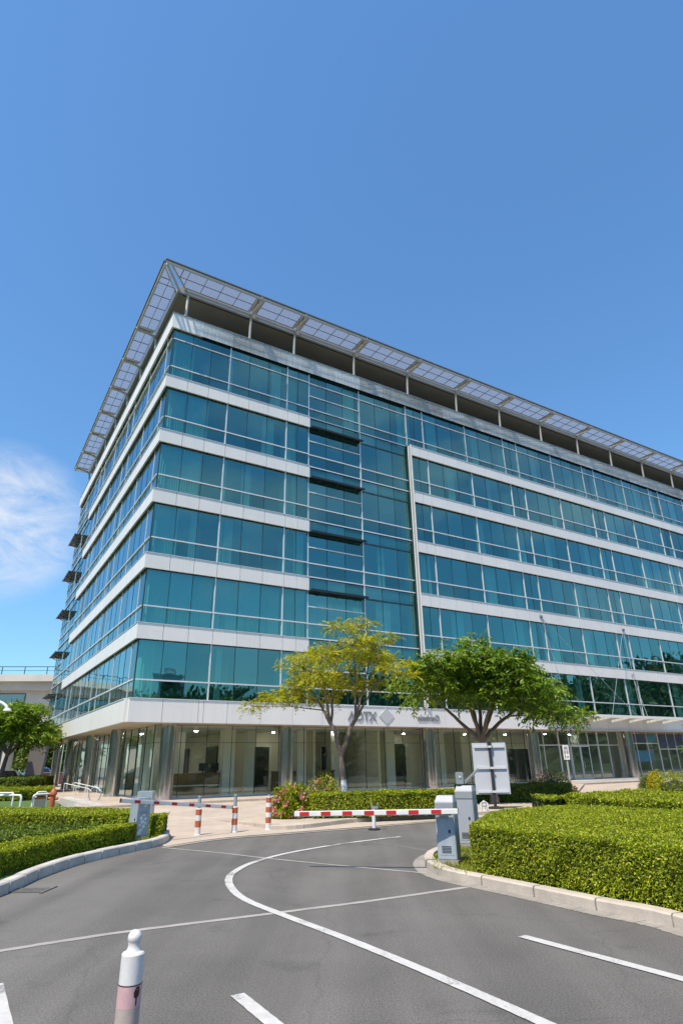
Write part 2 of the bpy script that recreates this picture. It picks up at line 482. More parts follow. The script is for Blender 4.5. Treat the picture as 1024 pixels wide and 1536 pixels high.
LEAF_HEDGE = leaf_mat('hedge_leaf', [(0.10, 0.145, 0.006), (0.24, 0.31, 0.010), (0.38, 0.44, 0.012), (0.52, 0.56, 0.03)], 0.36, dead=(0.22, 0.13, 0.04))
LEAF_HEDGE2 = leaf_mat('hedge_leaf_dark', [(0.05, 0.085, 0.008), (0.09, 0.15, 0.010), (0.14, 0.21, 0.015), (0.24, 0.29, 0.02)], 0.3)
LEAF_YELLOW = leaf_mat('yellow_leaf', [(0.17, 0.23, 0.008), (0.33, 0.37, 0.010), (0.50, 0.50, 0.012), (0.62, 0.50, 0.014)], 0.42)
LEAF_GREEN = leaf_mat('green_leaf', [(0.06, 0.125, 0.010), (0.13, 0.24, 0.015), (0.21, 0.33, 0.020), (0.33, 0.42, 0.035)], 0.42)
LEAF_FAR = leaf_mat('far_leaf', [(0.04, 0.08, 0.010), (0.08, 0.13, 0.012), (0.13, 0.18, 0.02)], 0.3)
PETAL = leaf_mat('petal', [(0.62, 0.10, 0.10), (0.70, 0.22, 0.24), (0.74, 0.50, 0.46)], 0.3)
PETALYEL = leaf_mat('petal_yellow', [(0.55, 0.36, 0.02), (0.62, 0.46, 0.03)], 0.3)
TWIG = mat('twig_core', (0.030, 0.042, 0.012), 0.95, 0, 0.4, 6)
BARK = mat('bark', (0.215, 0.155, 0.118), 0.9, 0, 0.35, 9, 0.6, 30, stretch=(1, 1, 0.3))
LIME = mat('limewash', (0.68, 0.67, 0.66), 0.85, 0, 0.12, 9)


# ------------------------------------------------------------------ mesh helpers
class MB:
    def __init__(s, tf=None):
        s.v = []; s.f = []; s.m = []; s.sm = []; s.tf = tf

    def add(s, vs, fs, mi=0, smooth=False):
        o = len(s.v)
        if s.tf:
            vs = [s.tf(*p) for p in vs]
        s.v += [tuple(p) for p in vs]
        s.f += [tuple(i + o for i in f) for f in fs]
        s.m += [mi] * len(fs)
        s.sm += [smooth] * len(fs)

    def box(s, x0, x1, y0, y1, z0, z1, mi=0):
        s.add([(x0, y0, z0), (x1, y0, z0), (x1, y1, z0), (x0, y1, z0), (x0, y0, z1), (x1, y0, z1), (x1, y1, z1), (x0, y1, z1)],
              [(0, 3, 2, 1), (4, 5, 6, 7), (0, 1, 5, 4), (1, 2, 6, 5), (2, 3, 7, 6), (3, 0, 4, 7)], mi)

    def quad(s, a, b, c, d, mi=0):
        s.add([a, b, c, d], [(0, 1, 2, 3)], mi)

    def prism(s, poly, z0, z1, mi=0):
        n = len(poly)
        vs = [(p[0], p[1], z0) for p in poly] + [(p[0], p[1], z1) for p in poly]
        fs = [tuple(range(n - 1, -1, -1)), tuple(range(n, 2 * n))]
        fs += [(i, (i + 1) % n, n + (i + 1) % n, n + i) for i in range(n)]
        s.add(vs, fs, mi)

    def beam(s, p, q, w, h, mi=0, up=(0, 0, 1)):
        p = Vector(p); q = Vector(q); d = (q - p).normalized(); u = Vector(up)
        r = d.cross(u)
        if r.length < 1e-4:
            r = d.cross(Vector((0, 1, 0)))
        r.normalize(); u = r.cross(d).normalized()
        vs = []
        for e in (p, q):
            for a, b in ((-1, -1), (1, -1), (1, 1), (-1, 1)):
                vs.append(tuple(e + r * (a * w / 2) + u * (b * h / 2)))
        s.add(vs, [(0, 1, 2, 3), (7, 6, 5, 4), (0, 4, 5, 1), (1, 5, 6, 2), (2, 6, 7, 3), (3, 7, 4, 0)], mi)

    def tube(s, pts, rads, n=8, mi=0, caps=True):
        pts = [Vector(p) for p in pts]
        if not hasattr(rads, '__len__'):
            rads = [rads] * len(pts)
        vs = []; fs = []
        prev = None
        for i, p in enumerate(pts):
            d = (pts[min(i + 1, len(pts) - 1)] - pts[max(i - 1, 0)])
            d = d.normalized() if d.length > 1e-9 else Vector((0, 0, 1))
            if prev is None:
                a = Vector((1, 0, 0)) if abs(d.x) < 0.9 else Vector((0, 1, 0))
                r = d.cross(a).normalized()
            else:
                r = (prev - d * prev.dot(d)).normalized()
            prev = r
            u = d.cross(r)
            for k in range(n):
                t = 2 * math.pi * k / n
                vs.append(tuple(p + (r * math.cos(t) + u * math.sin(t)) * rads[i]))
        for i in range(len(pts) - 1):
            for k in range(n):
                a = i * n + k; b = i * n + (k + 1) % n
                fs.append((a, b, b + n, a + n))
        s.add(vs, fs, mi, True)
        if caps:
            s.add(vs[:n], [tuple(range(n - 1, -1, -1))], mi)
            s.add(vs[-n:], [tuple(range(n))], mi)

    def lathe(s, prof, c=(0, 0, 0), n=24, mi=0):
        def ring(r, z):
            return [(c[0] + r * math.cos(2 * math.pi * k / n), c[1] + r * math.sin(2 * math.pi * k / n), c[2] + z) for k in range(n)]
        runs = [[prof[0], prof[1]]]
        for i in range(2, len(prof)):
            a, b, d = prof[i - 2], prof[i - 1], prof[i]
            t = abs(math.atan2(d[1] - b[1], d[0] - b[0]) - math.atan2(b[1] - a[1], b[0] - a[0]))
            t = min(t, 2 * math.pi - t)
            if t > 0.6:
                runs.append([b, d])
            else:
                runs[-1].append(d)
        for run in runs:
            vs = []; fs = []
            for r, z in run:
                vs += ring(r, z)
            for i in range(len(run) - 1):
                for k in range(n):
                    a = i * n + k; b = i * n + (k + 1) % n
                    fs.append((a, b, b + n, a + n))
            s.add(vs, fs, mi, True)
        if prof[-1][0] > 1e-4:
            s.add(ring(*prof[-1]), [tuple(range(n))], mi)
        if prof[0][0] > 1e-4:
            s.add(ring(*prof[0]), [tuple(range(n - 1, -1, -1))], mi)

    def build(s, name, mats, parent=None, recalc=True, bevel=0.0):
        me = bpy.data.meshes.new(name)
        me.from_pydata(s.v, [], s.f)
        if not isinstance(mats, (list, tuple)):
            mats = [mats]
        for q in mats:
            me.materials.append(q)
        me.polygons.foreach_set('material_index', s.m)
        me.polygons.foreach_set('use_smooth', s.sm)
        if recalc or bevel:
            bm = bmesh.new(); bm.from_mesh(me)
            bmesh.ops.recalc_face_normals(bm, faces=bm.faces)
            if bevel:
                bmesh.ops.remove_doubles(bm, verts=bm.verts, dist=1e-5)
                ed = [e for e in bm.edges if len(e.link_faces) == 2 and e.calc_face_angle(0) > 0.6]
                bmesh.ops.bevel(bm, geom=ed, offset=bevel, segments=2, affect='EDGES', clamp_overlap=True)
            bm.to_mesh(me); bm.free()
        me.update()
        o = bpy.data.objects.new(name, me)
        COL.objects.link(o)
        if parent:
            o.parent = parent
        return o


def tag(o, label=None, cat=None, group=None, kind=None):
    if label: o['label'] = label
    if cat: o['category'] = cat
    if group: o['group'] = group
    if kind: o['kind'] = kind
    return o


def thing(name, label, cat, loc=(0, 0, 0), rz=0.0, group=None):
    o = bpy.data.objects.new(name, None)
    o.empty_display_size = 0.2
    COL.objects.link(o)
    o.location = loc
    o.rotation_euler = (0, 0, rz)
    return tag(o, label, cat, group)


def copy_tree(o, parent=None):
    c = o.copy(); COL.objects.link(c)
    if parent: c.parent = parent
    for ch in list(o.children):
        copy_tree(ch, c)
    return c


def structure(mb, name, m, **k):
    return tag(mb.build(name, m, **k), kind='structure')


def sheet(name, pts, z, m):
    b = MB(); b.add([(p[0], p[1], z) for p in pts], [tuple(range(len(pts)))])
    o = structure(b, name, m, recalc=False)
    if o.data.polygons[0].normal.z < 0:
        o.data.flip_normals()
    return o


def smooth_line(pts, n=8):
    """Catmull-Rom through the points"""
    pts = [Vector((p[0], p[1], 0)) for p in pts]
    P = [2 * pts[0] - pts[1]] + pts + [2 * pts[-1] - pts[-2]]
    out = []
    for i in range(1, len(P) - 2):
        for k in range(n):
            t = k / n
            a, b, c, d = P[i - 1], P[i], P[i + 1], P[i + 2]
            out.append(0.5 * ((2 * b) + (c - a) * t + (2 * a - 5 * b + 4 * c - d) * t * t + (3 * b - a - 3 * c + d) * t ** 3))
    out.append(P[-2])
    return out


def offset_line(pts, d):
    out = []
    for i, p in enumerate(pts):
        t = pts[min(i + 1, len(pts) - 1)] - pts[max(i - 1, 0)]
        nrm = Vector((-t.y, t.x, 0)).normalized()
        out.append(p + nrm * d)
    return out


def ribbon(name, pts, w, z, m, n=8, straight=False, jitter=0.0):
    c = [Vector((p[0], p[1], 0)) for p in pts] if straight else smooth_line(pts, n)
    if straight:
        c2 = []
        for i in range(len(c) - 1):
            for k in range(10):
                c2.append(c[i].lerp(c[i + 1], k / 10))
        c = c2 + [c[-1]]
    l = offset_line(c, w / 2); r = offset_line(c, -w / 2)
    if jitter:
        l = [p + Vector((random.uniform(-1, 1), random.uniform(-1, 1), 0)) * jitter for p in l]
        r = [p + Vector((random.uniform(-1, 1), random.uniform(-1, 1), 0)) * jitter for p in r]
    b = MB()
    k = len(c)
    b.add([(p.x, p.y, z) for p in l] + [(p.x, p.y, z) for p in r], [(i, i + 1, k + i + 1, k + i) for i in range(k - 1)])
    o = structure(b, name, m, recalc=False)
    if o.data.polygons[0].normal.z < 0:
        o.data.flip_normals()
    return o


def kerb_line(name, pts, side, w, h, m, block=0.75, gap=0.012, z0=0.0):
    """kerb made of stone blocks; pts = foot of the kerb on the road side, body lies to `side` (+1 = left)"""
    c = smooth_line(pts, 14)
    # resample by length
    L = [0]
    for i in range(1, len(c)):
        L.append(L[-1] + (c[i] - c[i - 1]).length)
    def at(s):
        s = min(max(s, 0), L[-1])
        for i in range(1, len(L)):
            if L[i] >= s:
                t = (s - L[i - 1]) / max(1e-9, L[i] - L[i - 1])
                return c[i - 1].lerp(c[i], t)
        return c[-1]
    b = MB()
    s = 0
    ch = 0.02
    while s < L[-1] - 0.05:
        e = min(s + block, L[-1])
        seg = [at(s + gap + (e - s - 2 * gap) * k / 4) for k in range(5)]
        inn = offset_line(seg, side * w)
        inch = offset_line(seg, side * ch)
        ri = random.uniform(-0.004, 0.004)
        n = 5
        vs = [(p.x, p.y, z0) for p in seg] + [(p.x, p.y, h - ch + ri) for p in seg] + [(p.x, p.y, h + ri) for p in inch] + \
             [(p.x, p.y, h + ri) for p in inn] + [(p.x, p.y, z0) for p in inn]
        fs = []
        for r in range(4):
            for i in range(n - 1):
                fs.append((r * n + i, r * n + i + 1, (r + 1) * n + i + 1, (r + 1) * n + i))
        for i in (0, n - 1):
            fs.append(tuple(r * n + i for r in range(5)))
        b.add(vs, fs)
        s = e
    return structure(b, name, m)


# ------------------------------------------------------------------ foliage
def leaves_mesh(name, P, D, U, ln, wd, m, parent=None, fold=0.15, extra=None):
    """P base points, D directions, U side hints; one folded diamond (two triangles share an island) per leaf"""
    P = np.asarray(P, float); D = np.asarray(D, float); U = np.asarray(U, float)
    n = len(P)
    D /= np.linalg.norm(D, axis=1, keepdims=True) + 1e-9
    S = np.cross(D, U); S /= np.linalg.norm(S, axis=1, keepdims=True) + 1e-9
    Nn = np.cross(S, D)
    ln = np.broadcast_to(np.asarray(ln, float), (n,))[:, None]
    wd = np.broadcast_to(np.asarray(wd, float), (n,))[:, None]
    mid = P + D * ln * 0.45
    V = np.empty((n, 4, 3))
    V[:, 0] = P
    V[:, 1] = mid + S * wd * 0.5 + Nn * wd * fold
    V[:, 2] = P + D * ln - Nn * ln * 0.12
    V[:, 3] = mid - S * wd * 0.5 + Nn * wd * fold
    V = V.reshape(-1, 3)
    ev, ef, em = [], [], []
    if extra:
        ev, ef, em = extra.v, extra.f, extra.m
    me = bpy.data.meshes.new(name)
    nv = n * 4
    tri = np.empty((n, 2, 3), int)
    base = np.arange(n) * 4
    tri[:, 0, 0] = base; tri[:, 0, 1] = base + 1; tri[:, 0, 2] = base + 2
    tri[:, 1, 0] = base; tri[:, 1, 1] = base + 2; tri[:, 1, 2] = base + 3
    tri = tri.reshape(-1, 3)
    me.vertices.add(nv + len(ev))
    allv = np.concatenate([V, np.array(ev).reshape(-1, 3)]) if ev else V
    me.vertices.foreach_set('co', allv.ravel())
    loops = [tri.ravel()]
    starts = [np.arange(len(tri)) * 3]
    mi = [np.zeros(len(tri), int)]
    tot = len(tri) * 3
    if ef:
        for f, q in zip(ef, em):
            loops.append(np.array(f) + nv)
            starts.append(np.array([tot])); tot += len(f)
            mi.append(np.array([1 + q]))
    loops = np.concatenate(loops); starts = np.concatenate(starts); mi = np.concatenate(mi)
    me.loops.add(len(loops)); me.loops.foreach_set('vertex_index', loops)
    me.polygons.add(len(starts)); me.polygons.foreach_set('loop_start', starts)
    me.polygons.foreach_set('material_index', mi)
    for q in (m if isinstance(m, (list, tuple)) else [m]):
        me.materials.append(q)
    me.update(calc_edges=True)
    me.validate()
    o = bpy.data.objects.new(name, me)
    COL.objects.link(o)
    if parent: o.parent = parent
    return o


def tri_area(a, b, c):
    return abs((b[0] - a[0]) * (c[1] - a[1]) - (b[1] - a[1]) * (c[0] - a[0])) / 2


def in_poly(x, y, poly):
    r = np.zeros(len(x), bool)
    n = len(poly)
    j = n - 1
    for i in range(n):
        xi, yi = poly[i][0], poly[i][1]; xj, yj = poly[j][0], poly[j][1]
        c = ((yi > y) != (yj > y)) & (x < (xj - xi) * (y - yi) / (yj - yi + 1e-12) + xi)
        r ^= c
        j = i
    return r


def wob(x, y, s, seed):
    r = np.random.default_rng(seed)
    out = 0
    for k in range(5):
        a = r.uniform(0, 6.28); f = s * (1.0 + 0.9 * k); p = r.uniform(0, 6.28)
        out = out + np.sin((x * math.cos(a) + y * math.sin(a)) * f + p) / (1 + 0.5 * k)
    return out / 2.6


def hedge(name, label, poly, z0, h, leaf=0.045, cover=2.6, m=None, cat='hedge', group=None, rough=0.03, seed=1, corner=True, fn=None, kind=None):
    """clipped hedge on a footprint: leaves over the whole skin, twig core inside"""
    m = m or LEAF_HEDGE
    poly = [(p[0], p[1]) for p in poly]
    area2 = sum(poly[i][0] * poly[(i + 1) % len(poly)][1] - poly[(i + 1) % len(poly)][0] * poly[i][1] for i in range(len(poly)))
    if area2 < 0:
        poly = poly[::-1]
    if corner:   # round the corners of the footprint
        q = []
        n = len(poly)
        for i in range(n):
            a = Vector(poly[i - 1]); b = Vector(poly[i]); c = Vector(poly[(i + 1) % n])
            r = min(0.14, (b - a).length * 0.3, (c - b).length * 0.3)
            p1 = b + (a - b).normalized() * r; p2 = b + (c - b).normalized() * r
            q += [tuple(p1), tuple((p1 + p2) / 4 + b / 2), tuple(p2)]
        poly = q
    la = leaf * leaf * 0.5 * 0.55
    r = np.random.default_rng(seed)
    xs = [p[0] for p in poly]; ys = [p[1] for p in poly]
    PP, NN = [], []
    # top
    A = abs(area2) / 2
    nt_ = int(A / la * cover)
    k = int(nt_ * ((max(xs) - min(xs)) * (max(ys) - min(ys))) / max(A, 1e-6))
    x = r.uniform(min(xs), max(xs), k); y = r.uniform(min(ys), max(ys), k)
    ok = in_poly(x, y, poly)
    x, y = x[ok], y[ok]
    z = z0 + h + wob(x, y, 3.5, seed) * rough + wob(x, y, 14, seed + 5) * rough * 0.6 - r.uniform(0, 0.05, len(x))
    PP.append(np.stack([x, y, z], 1)); NN.append(np.tile([0, 0, 1.0], (len(x), 1)))
    # sides
    n = len(poly)
    for i in range(n):
        a = np.array(poly[i]); b = np.array(poly[(i + 1) % n])
        ln = np.linalg.norm(b - a)
        if ln < 1e-4: continue
        t = (b - a) / ln; nr = np.array([t[1], -t[0]])
        k = int(ln * h / la * cover)
        u = r.uniform(0, ln, k); zz = r.uniform(0.02, 1, k) ** 0.85
        off = wob(u * t[0] + a[0], u * t[1] + a[1] + zz * h * 1.3, 4.0, seed + 9) * rough + wob(u + 3 * i, zz * h, 15, seed + 2) * rough * 0.7 - r.uniform(0, 0.05, k)
        rnd = np.clip(zz * h - (h - 0.10), 0, 0.10)
        off = off - rnd * rnd * 5
        px = a[0] + t[0] * u + nr[0] * off; py = a[1] + t[1] * u + nr[1] * off
        PP.append(np.stack([px, py, z0 + zz * h], 1)); NN.append(np.tile([nr[0], nr[1], 0.10], (k, 1)))
    P = np.concatenate(PP); Nm = np.concatenate(NN)
    k = len(P)
    D = Nm * 0.30 + r.normal(0, 0.75, (k, 3)) + np.array([0, 0, 0.15])
    U = Nm * np.array([1, 1, 0.7]) + r.normal(0, 0.38, (k, 3))
    ln = leaf * r.uniform(0.65, 1.3, k)
    core = MB()
    cpoly = []
    ctr = np.mean(np.array(poly), 0)
    for i in range(n):
        a = Vector(poly[i - 1]); b = Vector(poly[i]); c = Vector(poly[(i + 1) % n])
        t = ((b - a).normalized() + (c - b).normalized())
        t = t.normalized() if t.length > 1e-6 else (c - b).normalized()
        nr = Vector((t.y, -t.x))
        p = b - nr * 0.075
        cpoly.append((p.x, p.y))
    core.prism(cpoly, z0, z0 + h - 0.075)
    P = P - D / (np.linalg.norm(D, axis=1, keepdims=True) + 1e-9) * ln[:, None] * 0.35
    o = leaves_mesh(name, P, D, U, ln, ln * 0.5, [m, TWIG], extra=core)
    return tag(o, label, cat, group, kind)


def pinnate(P0, D0, length, n_pairs, leaf_l, leaf_w, r):
    """leaflets of compound leaves; returns bases, dirs, ups"""
    k = len(P0)
    D0 = D0 / (np.linalg.norm(D0, axis=1, keepdims=True) + 1e-9)
    up = np.array([0, 0, 1.0]) + r.normal(0, 0.35, (k, 3))
    S = np.cross(D0, up); S /= np.linalg.norm(S, axis=1, keepdims=True) + 1e-9
    Ps, Ds, Us = [], [], []
    for j in range(n_pairs):
        t = (j + 0.6) / n_pairs
        c = P0 + D0 * (length[:, None] * t) + np.array([0, 0, -1.0]) * (length[:, None] * 0.35 * t * t)
        for sg in (-1, 1):
            d = D0 * 0.55 + S * sg + np.array([0, 0, -0.35]) + r.normal(0, 0.22, (k, 3))
            Ps.append(c); Ds.append(d); Us.append(up + r.normal(0, 0.3, (k, 3)))
    return np.concatenate(Ps), np.concatenate(Ds), np.concatenate(Us)


def tree(name, label, base, trunk_h, r0, limbs, pads, m, spray=0.34, pairs=5, leaf=(0.11, 0.045), per=60, lean=(0, 0), lime=0.0, seed=3, group=None, cat='tree', twigs=True):
    """limbs: end points relative to the base; pads: (x,y,z,rx,ry,rz) foliage clouds relative to the base"""
    r = np.random.default_rng(seed)
    root = thing(name, label, cat, base, 0, group)
    fork = Vector((lean[0], lean[1], trunk_h))
    b = MB()
    n = 9
    tp = [Vector((lean[0] * t ** 1.3 + 0.03 * math.sin(5 * t), lean[1] * t ** 1.3 + 0.02 * math.sin(7 * t + 1), trunk_h * t)) for t in [i / n for i in range(n + 1)]]
    tr = [r0 * (1.35 - 0.5 * min(1, t * 6)) if t < 0.16 else r0 * (0.87 - 0.25 * t) for t in [i / n for i in range(n + 1)]]
    if lime > 0:
        k = max(2, int(lime / trunk_h * n) + 1)
        b.tube(tp[:k + 1], tr[:k + 1], 12, 1)
        b.tube(tp[k:], tr[k:], 12, 0)
    else:
        b.tube(tp, tr, 12, 0)
    segs = []
    for e in limbs:
        e = tuple(e)
        if len(e) == 3:
            e = (fork.x, fork.y, fork.z - 0.08) + e + (0.60, 0.15)
        a0 = Vector(e[:3]); a1 = Vector(e[3:6])
        mid1 = a0.lerp(a1, 0.33) + Vector((r.normal(0, .03), r.normal(0, .03), 0.03 * (a1 - a0).length))
        mid2 = a0.lerp(a1, 0.7) + Vector((r.normal(0, .06), r.normal(0, .06), 0.05 * (a1 - a0).length))
        pts = [a0, mid1, mid2, a1]
        P = [2 * pts[0] - pts[1]] + pts + [2 * pts[-1] - pts[-2]]
        out = []
        for i in range(1, 4):
            for q in range(6):
                t = q / 6
                a, c1, c, d = P[i - 1], P[i], P[i + 1], P[i + 2]
                out.append(0.5 * ((2 * c1) + (c - a) * t + (2 * a - 5 * c1 + 4 * c - d) * t * t + (3 * c1 - a - 3 * c + d) * t ** 3))
        out.append(pts[-1])
        out = [p + Vector(r.normal(0, 0.010, 3)) * (0 < i < len(out) - 1) for i, p in enumerate(out)]
        ra = [r0 * (e[6] + (e[7] - e[6]) * i / (len(out) - 1)) for i in range(len(out))]
        b.tube(out, ra, 8, 0)
        segs.append(out)
    for (x, y, z, rx, ry, rz) in pads:
        c = Vector((x, y, z))
        best = None
        for s in segs:
            for i, p in enumerate(s):
                if i < 5: continue
                dd = (p - c).length + max(0, p.z - c.z + 0.1) * 1.5
                if best is None or dd < best[0]:
                    best = (dd, p)
        p = best[1]
        mid = p.lerp(c, 0.5) + Vector((r.normal(0, .05), r.normal(0, .05), 0.06))
        b.tube([p, mid, c], [r0 * 0.16, r0 * 0.11, r0 * 0.05], 6, 0, caps=False)
        if twigs:
            for q in range(5):
                e = c + Vector((r.normal(0, rx * .6), r.normal(0, ry * .6), r.uniform(-rz * .4, rz * .8)))
                b.tube([mid.lerp(c, 0.6), c.lerp(e, 0.5) + Vector((0, 0, 0.03)), e], [r0 * 0.06, r0 * 0.045, r0 * 0.02], 5, 0, caps=False)
    b.build('trunk', [BARK, LIME], root, recalc=False)
    # crown
    P0, D0 = [], []
    for (x, y, z, rx, ry, rz) in pads:
        k = int(per * (rx * ry) / 0.5)
        v = r.normal(0, 1, (k, 3)); v /= np.linalg.norm(v, axis=1, keepdims=True)
        rad = r.uniform(0.25, 1, (k, 1)) ** 0.5
        v2 = v * rad * np.array([rx, ry, rz])
        v2[:, 2] = v2[:, 2] * np.where(v2[:, 2] < 0, 0.55, 1)
        P0.append(np.array([x, y, z]) + v2)
        dd = v * np.array([1, 1, 0.35]) + r.normal(0, 0.45, (k, 3)) + np.array([0, 0, 0.05])
        D0.append(dd)
    P0 = np.concatenate(P0); D0 = np.concatenate(D0)
    ln = spray * r.uniform(0.7, 1.35, len(P0))
    P, D, U = pinnate(P0, D0, ln, pairs, *leaf, r)
    k = len(P)
    leaves_mesh('crown', P, D, U, leaf[0] * r.uniform(0.7, 1.3, k), leaf[1] * r.uniform(0.8, 1.2, k), m, root)
    return root


# ================================================================== THE OFFICE BUILDING
BC = Vector((-10.46, 30.36, 0))
bld = thing('office_building', 'teal glass office block with white bands, louvred roof canopy and recessed ground floor', 'building', BC, math.pi / 2 - YAW)


def RF(s, o, z):   # right facade: along, outward, up -> building coordinates
    return (s, -o, z)


def LF(s, o, z):   # left facade
    return (-o, s, z)


def local_px(p):
    """projected pixel of a building-local point (used only to rank the windows by how large they show)"""
    w = BC + Vector((math.sin(YAW), math.cos(YAW), 0)) * p[0] + Vector((-math.cos(YAW), math.sin(YAW), 0)) * p[1] + Vector((0, 0, p[2]))
    v = w - EYE
    dz = v.dot(CD)
    if dz < 0.1: return None
    return (512 + FPX * v.dot(CR) / dz, 768 - FPX * v.dot(CU) / dz)


RLEN, LLEN = 66.0, 33.4
Z = dict(fb=3.61, ft=4.73, b5b=7.63, b5t=8.46, b4b=11.37, b4t=12.24, b3b=15.19, b3t=16.03, b2b=19.00, b2t=19.86, b1b=22.80, b1t=23.63, pb=27.20, pt=28.33)
FLOORS = [('ft', 'b5b'), ('b5t', 'b4b'), ('b4t', 'b3b'), ('b3t', 'b2b'), ('b2t', 'b1b'), ('b1t', 'pb')]
BANDS = [('b5b', 'b5t'), ('b4b', 'b4t'), ('b3b', 'b3t'), ('b2b', 'b2t'), ('b1b', 'b1t')]
RB = [0.0, 4.0, 8.17, 9.88, 14.04, 18.30, 19.92, 24.35, 28.68, 30.30, 34.66, 38.97, 40.62, 45.0, 49.31, 50.92, 55.2, 59.5, 61.1, 65.9]
LB = [0.0, 1.35, 5.55, 9.8, 11.7, 16.0, 20.4, 22.3, 24.9, 29.2, 33.4]


def bay_div(w):
    return 1 if w < 1.45 else (2 if w < 3.0 else 3)


def panels(mb, s0, s1, z0, z1, o0, o1, edges, gap=0.012):
    """row of cladding panels from s0 to s1 split at edges"""
    cuts = [s0] + [e for e in edges if s0 + 0.05 < e < s1 - 0.05] + [s1]
    for a, b in zip(cuts[:-1], cuts[1:]):
        mb.box(a + gap * (a > s0), b - gap * (b < s1), o0, o1, z0, z1, 0)


def thirds(B):
    out = []
    for a, b in zip(B[:-1], B[1:]):
        k = bay_div(b - a)
        out += [a + (b - a) * i / k for i in range(k)]
    return out + [B[-1]]


RT, LT = thirds(RB), thirds(LB)
# --- white spandrel bands. The corner run returns round the corner as one band; the long run beyond the recess is another
for zb, zt in BANDS:
    z0, z1 = Z[zb], Z[zt]
    mb = MB(RF)
    panels(mb, 0.0, 9.88, z0, z1 - 0.03, -0.10, 0.0, RT)
    mb.box(0.1, 9.86, -0.34, -0.13, z0 + 0.03, z1 - 0.05, 1)
    mb.box(-0.03, 9.90, -0.30, 0.03, z1 - 0.028, z1, 2)
    mb.box(0.12, 9.88, -0.30, -0.103, z0 - 0.001, z0 + 0.028, 1)
    mb.tf = LF
    panels(mb, 0.102, 24.9, z0, z1 - 0.03, -0.10, 0.0, LT)
    mb.box(0.36, 24.88, -0.34, -0.13, z0 + 0.03, z1 - 0.05, 1)
    mb.box(0.302, 24.92, -0.30, 0.03, z1 - 0.028, z1, 2)
    mb.box(0.36, 24.9, -0.30, -0.103, z0 - 0.001, z0 + 0.028, 1)
    mb.build('spandrel_band', [PANEL, GASKET, ALU], bld)
    if zb != 'zz':
        mb = MB(RF)
        panels(mb, 18.30, RLEN, z0 - 0.05, z1 - 0.08, 0.20, 0.30, RT)
        mb.box(18.4, RLEN, -0.04, 0.17, z0, z1 - 0.1, 1)
        mb.box(18.28, RLEN, 0.0, 0.33, z1 - 0.078, z1 - 0.05, 2)
        mb.box(18.32, RLEN, -0.02, 0.197, z0 - 0.051, z0 - 0.025, 1)
        mb.build('spandrel_band', [PANEL, GASKET, ALU], bld)
# edge strip of the projecting bay
mb = MB(RF)
mb.box(18.255, 18.30, 0.25, 0.32, Z['fb'] + 1.2, 23.62, 0)
mb.box(18.23, 18.255, -0.04, 0.04, Z['fb'] + 1.2, 23.60, 0)
mb.box(18.262, 18.288, -0.26, 0.249, Z['fb'] + 1.2, 23.6, 2)
mb.box(18.20, 18.228, -0.22, -0.05, Z['ft'] + 0.01, 23.7, 1)
mb.build('bay_edge_trim', [PANEL, GASKET, BEAM], bld)
# parapet
mb = MB(RF)
panels(mb, 0.0, RLEN, Z['pb'], Z['pt'] - 0.05, -0.12, 0.0, [e for i, e in enumerate(RB)] + [2.0, 6.1, 11.9, 16.1, 22.1, 26.5])
mb.box(0.02, RLEN, -0.35, -0.13, Z['pb'] + 0.03, Z['pt'] - 0.06, 1)
mb.box(-0.04, RLEN, -0.36, 0.04, Z['pt'] - 0.048, Z['pt'], 2)
mb.tf = LF
panels(mb, 0.122, LLEN, Z['pb'], Z['pt'] - 0.05, -0.12, 0.0, LB)
mb.box(0.38, LLEN, -0.35, -0.13, Z['pb'] + 0.03, Z['pt'] - 0.06, 1)
mb.box(0.362, LLEN, -0.36, 0.04, Z['pt'] - 0.048, Z['pt'], 2)
mb.build('parapet', [PANEL_OLD, GASKET, BEAM], bld)
# ground floor fascia with a soffit behind it
mb = MB(RF)
panels(mb, 0.0, 29.1, Z['fb'], Z['ft'] - 0.04, 0.02, 0.16, [1.62, 3.45, 3.72, 5.0, 6.9, 8.8, 10.7, 13.0, 15.2, 17.4, 19.7, 22.0, 24.3, 26.7])
mb.box(0.1, 29.0, -0.2, 0.0, Z['fb'] + 0.03, Z['ft'] - 0.06, 1)
mb.box(-0.02, 29.12, -0.34, 0.19, Z['ft'] - 0.038, Z['ft'], 2)
mb.tf = LF
panels(mb, -0.018, 32.0, Z['fb'], Z['ft'] - 0.04, 0.0, 0.16, [4.2, 8.6, 13.0, 17.4, 21.8, 26.2])
mb.box(0.2, 31.9, -0.2, -0.03, Z['fb'] + 0.03, Z['ft'] - 0.06, 1)
mb.box(0.342, 32.02, -0.34, 0.19, Z['ft'] - 0.038, Z['ft'], 2)
mb.build('fascia', [PANEL, GASKET, ALU], bld)
mb = MB(RF)
panels(mb, 29.14, RLEN, Z['fb'] + 0.05, Z['ft'] - 0.06, -0.42, -0.30, [31.5, 34, 36.5, 39, 41.5, 44, 46.5, 49, 51.5, 54, 56.5, 59, 61.5])
mb.box(29.14, RLEN, -0.6, -0.43, Z['fb'] + 0.06, Z['ft'] - 0.05, 1)
mb.box(29.14, RLEN, -0.6, 0.05, Z['ft'] - 0.05, Z['ft'] - 0.005, 2)
mb.build('fascia', [PANEL, GASKET, ALU], bld)
mb = MB()
mb.box(0.05, RLEN, 0.05, 14.0, Z['fb'] + 0.012, Z['fb'] + 0.03)
mb.box(0.05, 14.0, 14.0, 31.9, Z['fb'] + 0.012, Z['fb'] + 0.03)
mb.build('soffit', SOFFIT, bld)
mb = MB()
mb.box(2.0, RLEN - 0.3, 2.0, 8.1, Z['fb'] - 0.05, Z['fb'] - 0.012)
mb.box(2.0, 8.1, 8.1, 31.0, Z['fb'] - 0.05, Z['fb'] - 0.012)
